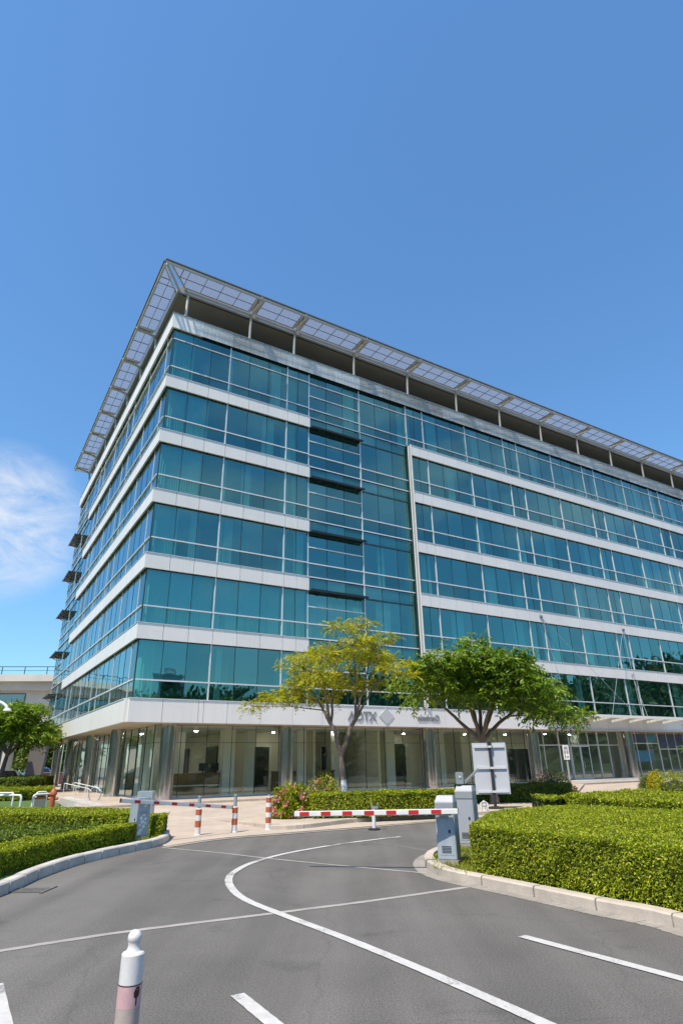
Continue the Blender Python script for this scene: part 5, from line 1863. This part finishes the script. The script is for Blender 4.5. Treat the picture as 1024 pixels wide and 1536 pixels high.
b = MB(); b.lathe([(R0 + 0.0012, 0.0), (R0 + 0.0012, zp - 0.101)], (0, 0, 0), 40); b.build('lower_sleeve', GREYBOTTOM, t)
b = MB()
# drip shaped dark mark
mk = [(0.0, 0.0), (0.016, -0.004), (0.020, -0.022), (0.015, -0.045), (0.005, -0.052), (0.004, -0.083), (-0.003, -0.086), (-0.003, -0.052), (-0.014, -0.045), (-0.016, -0.025), (-0.008, -0.008)]
tow = math.atan2(-fp.y, -fp.x) + 0.62
vs = []
for x, z in mk:
    a = tow + x / R0
    vs.append(((R0 + 0.0026) * math.cos(a), (R0 + 0.0026) * math.sin(a), zp - 0.004 + z))
b.add(vs, [tuple(range(len(mk)))])
b.build('mark', MAROON, t)

# ================================================================== SIGNS
sp = gp(743, 1213, 0.118)
t = thing('sign_board', 'large blank grey sign board seen from behind on a dark pole', 'sign', (sp.x, sp.y, 0.118), -0.06)
b = MB(); b.tube([(0, 0, 0), (0, 0, 2.12)], 0.05, 12); b.build('pole', DARKMETAL, t)
b = MB(); b.box(-0.60, 0.58, 0.07, 0.11, 0.44, 2.10); o = b.build('panel', SIGNBACK, t, bevel=0.006)
b = MB()
for z in (0.53, 1.28, 1.97):
    b.box(-0.53, -0.06, 0.02, 0.068, z - 0.035, z + 0.035); b.box(0.06, 0.51, 0.02, 0.068, z - 0.035, z + 0.035); b.box(-0.06, 0.06, -0.075, -0.058, z - 0.035, z + 0.035)
b.build('cross_rail', SIGNRAIL, t)
b = MB(); b.lathe([(0.28, 0.0), (0.28, 0.05), (0.09, 0.08)], (0, 0, 0), 16); b.build('base_plate', DARKMETAL, t)
b = MB(); b.box(-0.07, 0.07, -0.07, 0.02, 2.0, 2.13); b.build('clamp', DARKMETAL, t)
hp = gp(727, 1222, 0.0)
t = thing('hexagon_sign', 'small white hexagonal sign low on a short stake left of the blank sign board', 'sign', (hp.x, hp.y, 0.0))
b = MB(); b.box(-0.015, 0.015, -0.01, 0.01, 0, 0.12); b.build('stake', DARKMETAL, t)
b = MB(); hx = [(0.15 * math.sin(i * math.pi / 3), 0.17 * math.cos(i * math.pi / 3)) for i in range(6)]
b.add([(x, -0.012, 0.26 + z) for x, z in hx] + [(x, 0.012, 0.26 + z) for x, z in hx], [tuple(range(6)), tuple(range(11, 5, -1))] + [(i, (i + 1) % 6, 6 + (i + 1) % 6, 6 + i) for i in range(6)])
b.build('panel', WHITE, t)
b = MB()
b.box(-0.085, -0.06, -0.018, -0.0125, 0.15, 0.37); b.box(-0.06, 0.08, -0.018, -0.0125, 0.34, 0.37); b.box(-0.06, 0.08, -0.018, -0.0125, 0.245, 0.27); b.box(0.0, 0.025, -0.018, -0.0125, 0.15, 0.245); b.box(0.06, 0.085, -0.018, -0.0125, 0.15, 0.33)
b.build('symbol', LETTER, t)
# bus-stop style sign before the entrance
ep = gp(857, 1189, 0.118)
t = thing('entrance_sign', 'small white notice on a pale post before the glass entrance', 'sign', (ep.x, ep.y, 0.06), -0.2)
b = MB(); b.tube([(0, 0, 0), (0, 0, 1.62)], 0.05, 10); b.build('pole', GREYTOP, t)
b = MB(); b.box(-0.14, 0.14, -0.085, -0.055, 1.55, 2.22); b.build('panel', WHITE, t)
b = MB()
b.box(-0.09, 0.09, -0.092, -0.0855, 2.02, 2.16); b.box(-0.10, -0.02, -0.092, -0.0855, 1.82, 1.98); b.box(0.02, 0.10, -0.092, -0.0855, 1.82, 1.98); b.box(-0.10, -0.04, -0.092, -0.0855, 1.6, 1.78); b.box(0.0, 0.10, -0.092, -0.0855, 1.64, 1.72)
b.build('symbol', LETTER, t)

# ================================================================== LEFT SIDE: rails, hydrant, ramp
def u_rail(label, a, bpt, h, m_=WHITE, group='white tube rails on the left'):
    a = Vector(a); bpt = Vector(bpt)
    t = thing('tube_rail', label, 'rail', (a.x, a.y, 0), 0, group)
    d = bpt - a; L_ = d.length; d.normalize()
    pts = [(0, 0, 0), (0, 0, h - 0.12)]
    for k in range(1, 5):
        an = k / 5 * math.pi / 2
        pts.append((d.x * 0.12 * (1 - math.cos(an)), d.y * 0.12 * (1 - math.cos(an)), h - 0.12 + 0.12 * math.sin(an)))
    pts.append((d.x * 0.12, d.y * 0.12, h)); pts.append((d.x * (L_ - .12), d.y * (L_ - .12), h))
    for k in range(1, 5):
        an = k / 5 * math.pi / 2
        q = L_ - 0.12 + 0.12 * math.sin(an)
        pts.append((d.x * q, d.y * q, h - 0.12 * (1 - math.cos(an))))
    pts += [(d.x * L_, d.y * L_, h - 0.12), (d.x * L_, d.y * L_, 0)]
    b = MB(); b.tube(pts, 0.042, 10); b.build('tube', m_, t)
    for q in (0, L_):
        b = MB(); b.lathe([(0.09, 0.005), (0.09, 0.025), (0.05, 0.03)], (d.x * q, d.y * q, 0), 12); b.build('flange', GREYTOP, t)
    return t


u_rail('front white tube rail reaching in from the left edge', gp(29, 1217), gp(-40, 1217), 0.60)
u_rail('rear white tube rail behind the front one at the left edge', gp(18, 1209), gp(-40, 1209), 0.56)
pr = u_rail('white tube rail with a cream board, next to the red hydrant', gp(47, 1216), gp(77, 1213.5), 0.60)
u_rail('smaller white tube rail behind the cream board', gp(52, 1210), gp(68, 1209), 0.60)
a_, b_ = gp(48, 1215), gp(66, 1213.5)
t = thing('notice_board', 'cream board with an orange top edge under the white rail', 'board', a_)
dv = b_ - a_
b = MB(); b.beam((0, 0.05, 0.22), (dv.x, dv.y + 0.05, 0.22), 0.05, 0.36); b.build('panel', mat('cream_paint', (0.62, 0.56, 0.45), 0.6, 0, 0.1, 4), t)
b = MB(); b.beam((0, 0.05, 0.44), (dv.x, dv.y + 0.05, 0.44), 0.055, 0.07); b.build('top_edge', ORANGE, t)
hy = gp(77, 1214)
t = thing('fire_hydrant', 'orange-red hydrant beside the white rails on the left', 'hydrant', (hy.x, hy.y, 0))
b = MB(); b.lathe([(0.16, 0), (0.16, 0.06), (0.11, 0.08), (0.11, 0.55), (0.15, 0.57), (0.15, 0.62), (0.12, 0.70), (0.07, 0.79), (0.03, 0.81), (0.03, 0.86), (0, 0.87)], (0, 0, 0), 18); b.build('barrel', ORANGE, t)
for sgn in (-1, 1):
    b = MB(); b.tube([(sgn * 0.09, 0, 0.42), (sgn * 0.22, 0, 0.42)], [0.06, 0.06], 12); b.build('outlet_cap', ORANGE, t)
# ramp with handrail
ra, rb2 = gp(88, 1213), gp(150, 1212)
t = thing('access_ramp', 'low grey concrete ramp wall with thin pale handrails before the left facade', 'ramp', (ra.x, ra.y, 0))
dv = rb2 - ra
b = MB()
u = Vector((dv.x, dv.y, 0)); pe = Vector((-u.y, u.x, 0)).normalized() * 1.1
v0 = [(0, 0, 0), (u.x, u.y, 0), (u.x + pe.x, u.y + pe.y, 0), (pe.x, pe.y, 0), (0, 0, 0.42), (u.x, u.y, 0.04), (u.x + pe.x, u.y + pe.y, 0.04), (pe.x, pe.y, 0.42)]
b.add(v0, [(0, 3, 2, 1), (4, 5, 6, 7), (0, 1, 5, 4), (1, 2, 6, 5), (2, 3, 7, 6), (3, 0, 4, 7)])
b.build('ramp_body', KERBGREY, t)
for off in (0.04, 1.06):
    pv = pe.normalized() * off
    for q in (0.05, 0.35, 0.65):
        b = MB(); z_ = 0.42 - 0.38 * q
        b.tube([(u.x * q + pv.x, u.y * q + pv.y, z_), (u.x * q + pv.x, u.y * q + pv.y, z_ + 0.6)], 0.014, 8); b.build('baluster', WHITE, t)
    b = MB(); b.tube([(u.x * .05 + pv.x, u.y * .05 + pv.y, 1.0), (u.x * .65 + pv.x, u.y * .65 + pv.y, 0.77), (u.x * .74 + pv.x, u.y * .74 + pv.y, 0.65)], 0.017, 8); b.build('handrail', WHITE, t)
rp = gp(141, 1204)
t = thing('ring_stand', 'small upright ring stand on the plaza before the left facade', 'stand', (rp.x, rp.y, 0.01))
b = MB(); b.tube([(0.30 * math.cos(i * 6.2832 / 24), 0, 0.36 + 0.34 * math.sin(i * 6.2832 / 24)) for i in range(25)], 0.03, 8, caps=False); b.build('ring', GREYTOP, t)
b = MB(); b.box(-0.16, 0.16, -0.08, 0.08, 0, 0.025); b.build('foot', DARKMETAL, t)


# ================================================================== FAR LEFT: white building, cars, lamp
wbx = thing('low_white_building', 'low white building with roof deck railing and slanted grey piers at the far left', 'building', (-64, 84, 0), 0.12)
b = MB(); b.box(-40, 26, 0, 18, 4.2, 11.6); b.build('wall', mat('white_render', (0.60, 0.57, 0.52), 0.8, 0, 0.12, 0.3), wbx)
b = MB(); b.box(-42, 27, -2.2, 19, 12.6, 13.5); b.box(-41, 26.5, -1.2, 18, 11.6, 12.6); b.build('roof', mat('white_render', (0, 0, 0)), wbx)
for k in range(3):
    x = -4.0 + k * 8.2
    f_ = MB(); f_.box(x, x + 7.6, -0.06, 0.0, 9.4, 11.2); w_ = f_.build('window', [DARKMETAL], wbx)
    q = MB(); q.quad((x + 0.1, -0.08, 9.5), (x + 7.5, -0.08, 9.5), (x + 7.5, -0.08, 11.1), (x + 0.1, -0.08, 11.1)); q.build('pane', SHOPGLASS, w_, recalc=False)
b = MB(); b.box(-42, 26.5, -2.0, -1.9, 14.5, 14.58); b.box(-42, 26.5, -2.0, -1.9, 14.0, 14.04)
for k in range(24):
    b.box(-42 + k * 2.95, -41.92 + k * 2.95, -2.0, -1.9, 13.5, 14.5)
b.build('railing', DARKMETAL, wbx)
for x in (-16.0, -8.5, 2.0):
    b = MB(); b.prism([(x, 0), (x + 2.4, 0), (x + 2.4, 9), (x, 9)], 0, 4.2); b.build('pier', mat('pier_grey', (0.13, 0.125, 0.12), 0.85, 0, 0.15, 0.4), wbx)
b = MB(); b.box(-40, 26, -1.5, -0.05, 7.0, 8.1); b.build('balcony', mat('white_render', (0, 0, 0)), wbx)
# slanted pier standing in front
sl = thing('slanted_pier', 'dark grey slanted concrete pier behind the left tree', 'pier', (-29.45, 61.5, 0), 0.1)
b = MB(); b.add([(-0.75, 0, 0), (0.65, 0, 0), (0.65, .6, 0), (-0.75, .6, 0), (-0.55, 0, 5.2), (1.05, 0, 5.2), (1.05, .6, 5.2), (-0.55, .6, 5.2)], [(0, 3, 2, 1), (4, 5, 6, 7), (0, 1, 5, 4), (1, 2, 6, 5), (2, 3, 7, 6), (3, 0, 4, 7)])
b.build('shaft', mat('pier_grey', (0, 0, 0)), sl)
b = MB(); b.box(-0.9, 1.4, -0.3, 0.9, 5.2, 5.5); b.build('cap', mat('white_render', (0, 0, 0)), sl)
# glimpse of a white service block at the extreme left
sb = thing('white_kiosk', 'white kiosk with a glazed door at the left edge behind the hedge', 'kiosk', (-34.0, 58, 0), 0.1)
b = MB(); b.box(-6, 3.4, 0, 1.6, 0, 4.4); b.build('wall', mat('white_render', (0, 0, 0)), sb)
b = MB(); b.box(-6.3, 3.7, -0.5, 1.9, 4.4, 4.75); b.build('roof', mat('white_render', (0, 0, 0)), sb)
b = MB(); b.box(1.2, 3.0, -0.06, 0.0, 0.1, 3.4); d_ = b.build('door', DARKMETAL, sb)
b = MB(); b.quad((1.3, -0.08, 0.4), (2.9, -0.08, 0.4), (2.9, -0.08, 3.3), (1.3, -0.08, 3.3)); b.build('pane', SHOPGLASS, d_, recalc=False)


def car(label, p, rz, paint, h=1.6, L_=4.3, w=1.75):
    t = thing('parked_car', label, 'car', p, rz, 'cars parked at the far left')
    prof = [(-L_ / 2, 0.45), (-L_ / 2 + .05, 0.85), (-L_ / 2 + 0.9, 1.0), (-L_ / 2 + 1.6, h - 0.03), (-L_ / 2 + 2.2, h), (L_ / 2 - 0.9, h - 0.06), (L_ / 2 - 0.15, 1.02), (L_ / 2, 0.9), (L_ / 2, 0.4), (L_ / 2 - 0.2, 0.25), (-L_ / 2 + 0.2, 0.25)]
    b = MB(); n = len(prof)
    def half(z): return w / 2 - max(0, z - 0.95) * 0.22
    vs = [(x, -half(z), z) for x, z in prof] + [(x, half(z), z) for x, z in prof]
    b.add(vs, [tuple(range(n)), tuple(range(2 * n - 1, n - 1, -1))] + [(i, (i + 1) % n, n + (i + 1) % n, n + i) for i in range(n)])
    b.build('body', paint, t, bevel=0.05)
    for s in (-1, 1):
        b = MB(); y = lambda z: s * (half(z) + 0.012)
        z0, z1 = 1.0, h - 0.12
        b.add([(-L_ / 2 + 1.15, y(z0), z0), (L_ / 2 - 0.6, y(z0), z0), (L_ / 2 - 1.0, y(z1), z1), (-L_ / 2 + 1.75, y(z1), z1)], [(0, 1, 2, 3)])
        b.build('side_window', BLACKGLASS, t, recalc=False)
    b = MB(); b.add([(-L_ / 2 + 0.98, -.68, 1.05), (-L_ / 2 + 0.98, .68, 1.05), (-L_ / 2 + 1.53, .6, h - .1), (-L_ / 2 + 1.53, -.6, h - .1)], [(0, 1, 2, 3)])
    for q in range(4): b.v[q] = (b.v[q][0] - 0.02, b.v[q][1], b.v[q][2] + 0.02)
    b.build('windscreen', BLACKGLASS, t, recalc=False)
    for sx in (-1, 1):
        for sy in (-1, 1):
            b = MB(); c = (sx * (L_ / 2 - 0.8), sy * (w / 2 - 0.08), 0.32)
            b.tube([(c[0], c[1] - 0.1, c[2]), (c[0], c[1] + 0.1, c[2])], 0.32, 16); wl = b.build('wheel', RUBBER, t)
            b = MB(); b.tube([(c[0], c[1] + sy * 0.101, c[2]), (c[0], c[1] + sy * 0.108, c[2])], 0.2, 12); b.build('rim', STEEL, wl)
    for sy in (-1, 1):
        b = MB(); b.box(-L_ / 2 - 0.0, -L_ / 2 + 0.06, sy * .62 - .16, sy * .62 + .16, 0.70, 0.83); b.build('headlight', WHITE, t)
    return t


cblue = gp(57, 1171.5, 0)
dd = 72
v1 = CR * ((60 - 512) / FPX) + CU * ((768 - 1155) / FPX) + CD
pc = EYE + v1 * (dd / v1.y)
car('bright blue car parked beyond the hedge near the slanted pier', (pc.x, pc.y, 0), 2.5, mat('car_blue', (0.08, 0.27, 0.55), 0.25, 0.3), h=1.66)
v1 = CR * ((2 - 512) / FPX) + CU * ((768 - 1155) / FPX) + CD
pc2 = EYE + v1 * (48 / v1.y)
car('pale grey-green car at the left edge beyond the hedge', (pc2.x - 0.4, pc2.y, 0), 0.6, mat('car_grey', (0.30, 0.38, 0.37), 0.25, 0.3), h=1.6)
lw = thing('low_wall', 'low dark red planter wall beside the blue car', 'wall', (pc.x + 2.6, pc.y - 3.2, 0), 0.35)
b = MB(); b.box(-1.0, 1.9, 0, 0.3, 0, 1.12); b.build('body', mat('dark_red', (0.13, 0.03, 0.025), 0.7, 0, 0.2, 3), lw)
b = MB(); b.box(-1.05, 1.95, -0.04, 0.34, 1.12, 1.17); b.build('coping', GUTTER, lw)

# lamp with a curved arm reaching in at the left edge
vl = CR * ((12 - 512) / FPX) + CU * ((768 - 1066) / FPX) + CD
pl = EYE + vl * (26 / vl.y)
t = thing('street_lamp', 'white lamp arm curving down at the left edge before the tree', 'street lamp', (pl.x - 1.7, pl.y, 0))
b = MB()
top = pl.z
pts = [(0, 0, 0), (0, 0, top * .7), (0.02, 0, top + 0.0)] + [(0.85 - 0.83 * math.cos(a), 0, top + 0.42 * math.sin(a)) for a in [i * math.pi / 12 for i in range(1, 12)]]
b.tube(pts, [0.08, 0.075, 0.07] + [0.06] * 11, 10); b.build('pole', WHITE, t)
b = MB(); b.lathe([(0.0, 0.12), (0.10, 0.10), (0.17, 0.0), (0.15, -0.03), (0, -0.04)], (1.68, 0, top - 0.0), 16); b.build('lamp_shade', WHITE, t)

# wooded hill and distant blocks behind the viewer: what the glass reflects
def ridge(name, az0, az1, r0, r1, h, seed, m_):
    rr = np.random.default_rng(seed)
    na, nr = 420, 22
    vs = []; fs = []
    for i in range(na + 1):
        az = math.radians(az0 + (az1 - az0) * i / na)
        taper = min(1, i / 12, (na - i) / 12)
        hh = (h - 6 * min(1, max(0, (math.degrees(az) - 98) / 14))) * (0.78 + 0.16 * math.sin(i * .045 + seed) + 0.06 * math.sin(i * .17)) * taper
        for j in range(nr + 1):
            t_ = j / nr
            q = r0 + (r1 - r0) * t_
            z_ = hh * math.sin(min(1, t_ * 1.6) * math.pi / 2) + rr.normal(0, 1.0) * (0.3 + t_) * (taper > 0)
            vs.append((q * math.sin(az), q * math.cos(az), max(-0.3, z_) if j else -0.5))
    for i in range(na):
        for j in range(nr):
            a = i * (nr + 1) + j
            fs.append((a, a + 1, a + nr + 2, a + nr + 1))
    b = MB(); b.add(vs, fs)
    return structure(b, name, m_, recalc=False)


HILL = mat('hazed_wooded_hill', (0.050, 0.085, 0.04), 0.95, 0, 0.6, 0.35, 1.0, 0.8, detail=8)  # distance haze is put into this blue-leaning green
ridge('hill', 52, 300, 70, 200, 24, 3, HILL)
rr = np.random.default_rng(77)
P_, D_ = [], []
for k in range(1500):
    az = math.radians(rr.uniform(55, 297)); q = rr.uniform(45, 165)
    i_ = (math.degrees(az) - 52) / 248 * 420
    hh = (24 - 6 * min(1, max(0, (math.degrees(az) - 98) / 14))) * (0.78 + 0.16 * math.sin(i_ * .045 + 3) + 0.06 * math.sin(i_ * .17))
    t_ = max(0, (q - 70) / 130)
    z_ = hh * math.sin(min(1, t_ * 1.6) * math.pi / 2)
    rad = rr.uniform(2.2, 4.2)
    v = rr.normal(0, 1, (70, 3)); v /= np.linalg.norm(v, axis=1, keepdims=True)
    P_.append(np.array([q * math.sin(az), q * math.cos(az), z_ + rad * 0.9]) + v * rad * rr.uniform(.6, 1, (70, 1)))
    D_.append(v + rr.normal(0, .6, (70, 3)))
P_ = np.concatenate(P_); D_ = np.concatenate(D_)
tag(leaves_mesh('woods', P_, D_, rr.normal(0, 1, P_.shape), 1.5 * rr.uniform(.6, 1.3, len(P_)), 0.8, leaf_mat('hazed_woods_leaf', [(0.06, 0.11, 0.05), (0.11, 0.17, 0.08), (0.17, 0.23, 0.10)], 0.3)), 'wooded slopes behind the viewer, mirrored in the lowest row of office glass', 'woods', None, 'stuff')  # leaf tones paled and blued, painting distance haze into the colour
TOWER = mat('tower_render', (0.70, 0.74, 0.78), 0.8, 0, 0.1, 0.2)
for k, (az, q, w, d, h_, lb_) in enumerate([(126, 150, 8, 8, 27, 'tall grey tower block behind the viewer, mirrored in the corner window'), (131, 158, 14, 10, 20, 'broad lower tower block beside the tall one, behind the viewer'), (120, 165, 20, 12, 20, 'long pale housing block on the slope behind the viewer')]):
    a_ = math.radians(az)
    t = thing('tower_block', lb_, 'building', (q * math.sin(a_), q * math.cos(a_), 0), -a_, 'tower blocks behind the viewer')
    b = MB(); b.box(-w / 2, w / 2, -d / 2, d / 2, 0, h_); b.build('wall', TOWER, t)
    b = MB(); b.box(-w / 2 - .3, w / 2 + .3, -d / 2 - .3, d / 2 + .3, h_, h_ + .8); b.box(-2, 2, -2, 2, h_ + .8, h_ + 3); b.build('roof', TOWER, t)
    for f_ in range(int(h_ / 3.2)):
        b = MB(); b.box(-w / 2 + .8, w / 2 - .8, -d / 2 - .06, -d / 2 - .01, 1.2 + f_ * 3.2, 2.8 + f_ * 3.2); b.build('window', DARKMETAL, t)
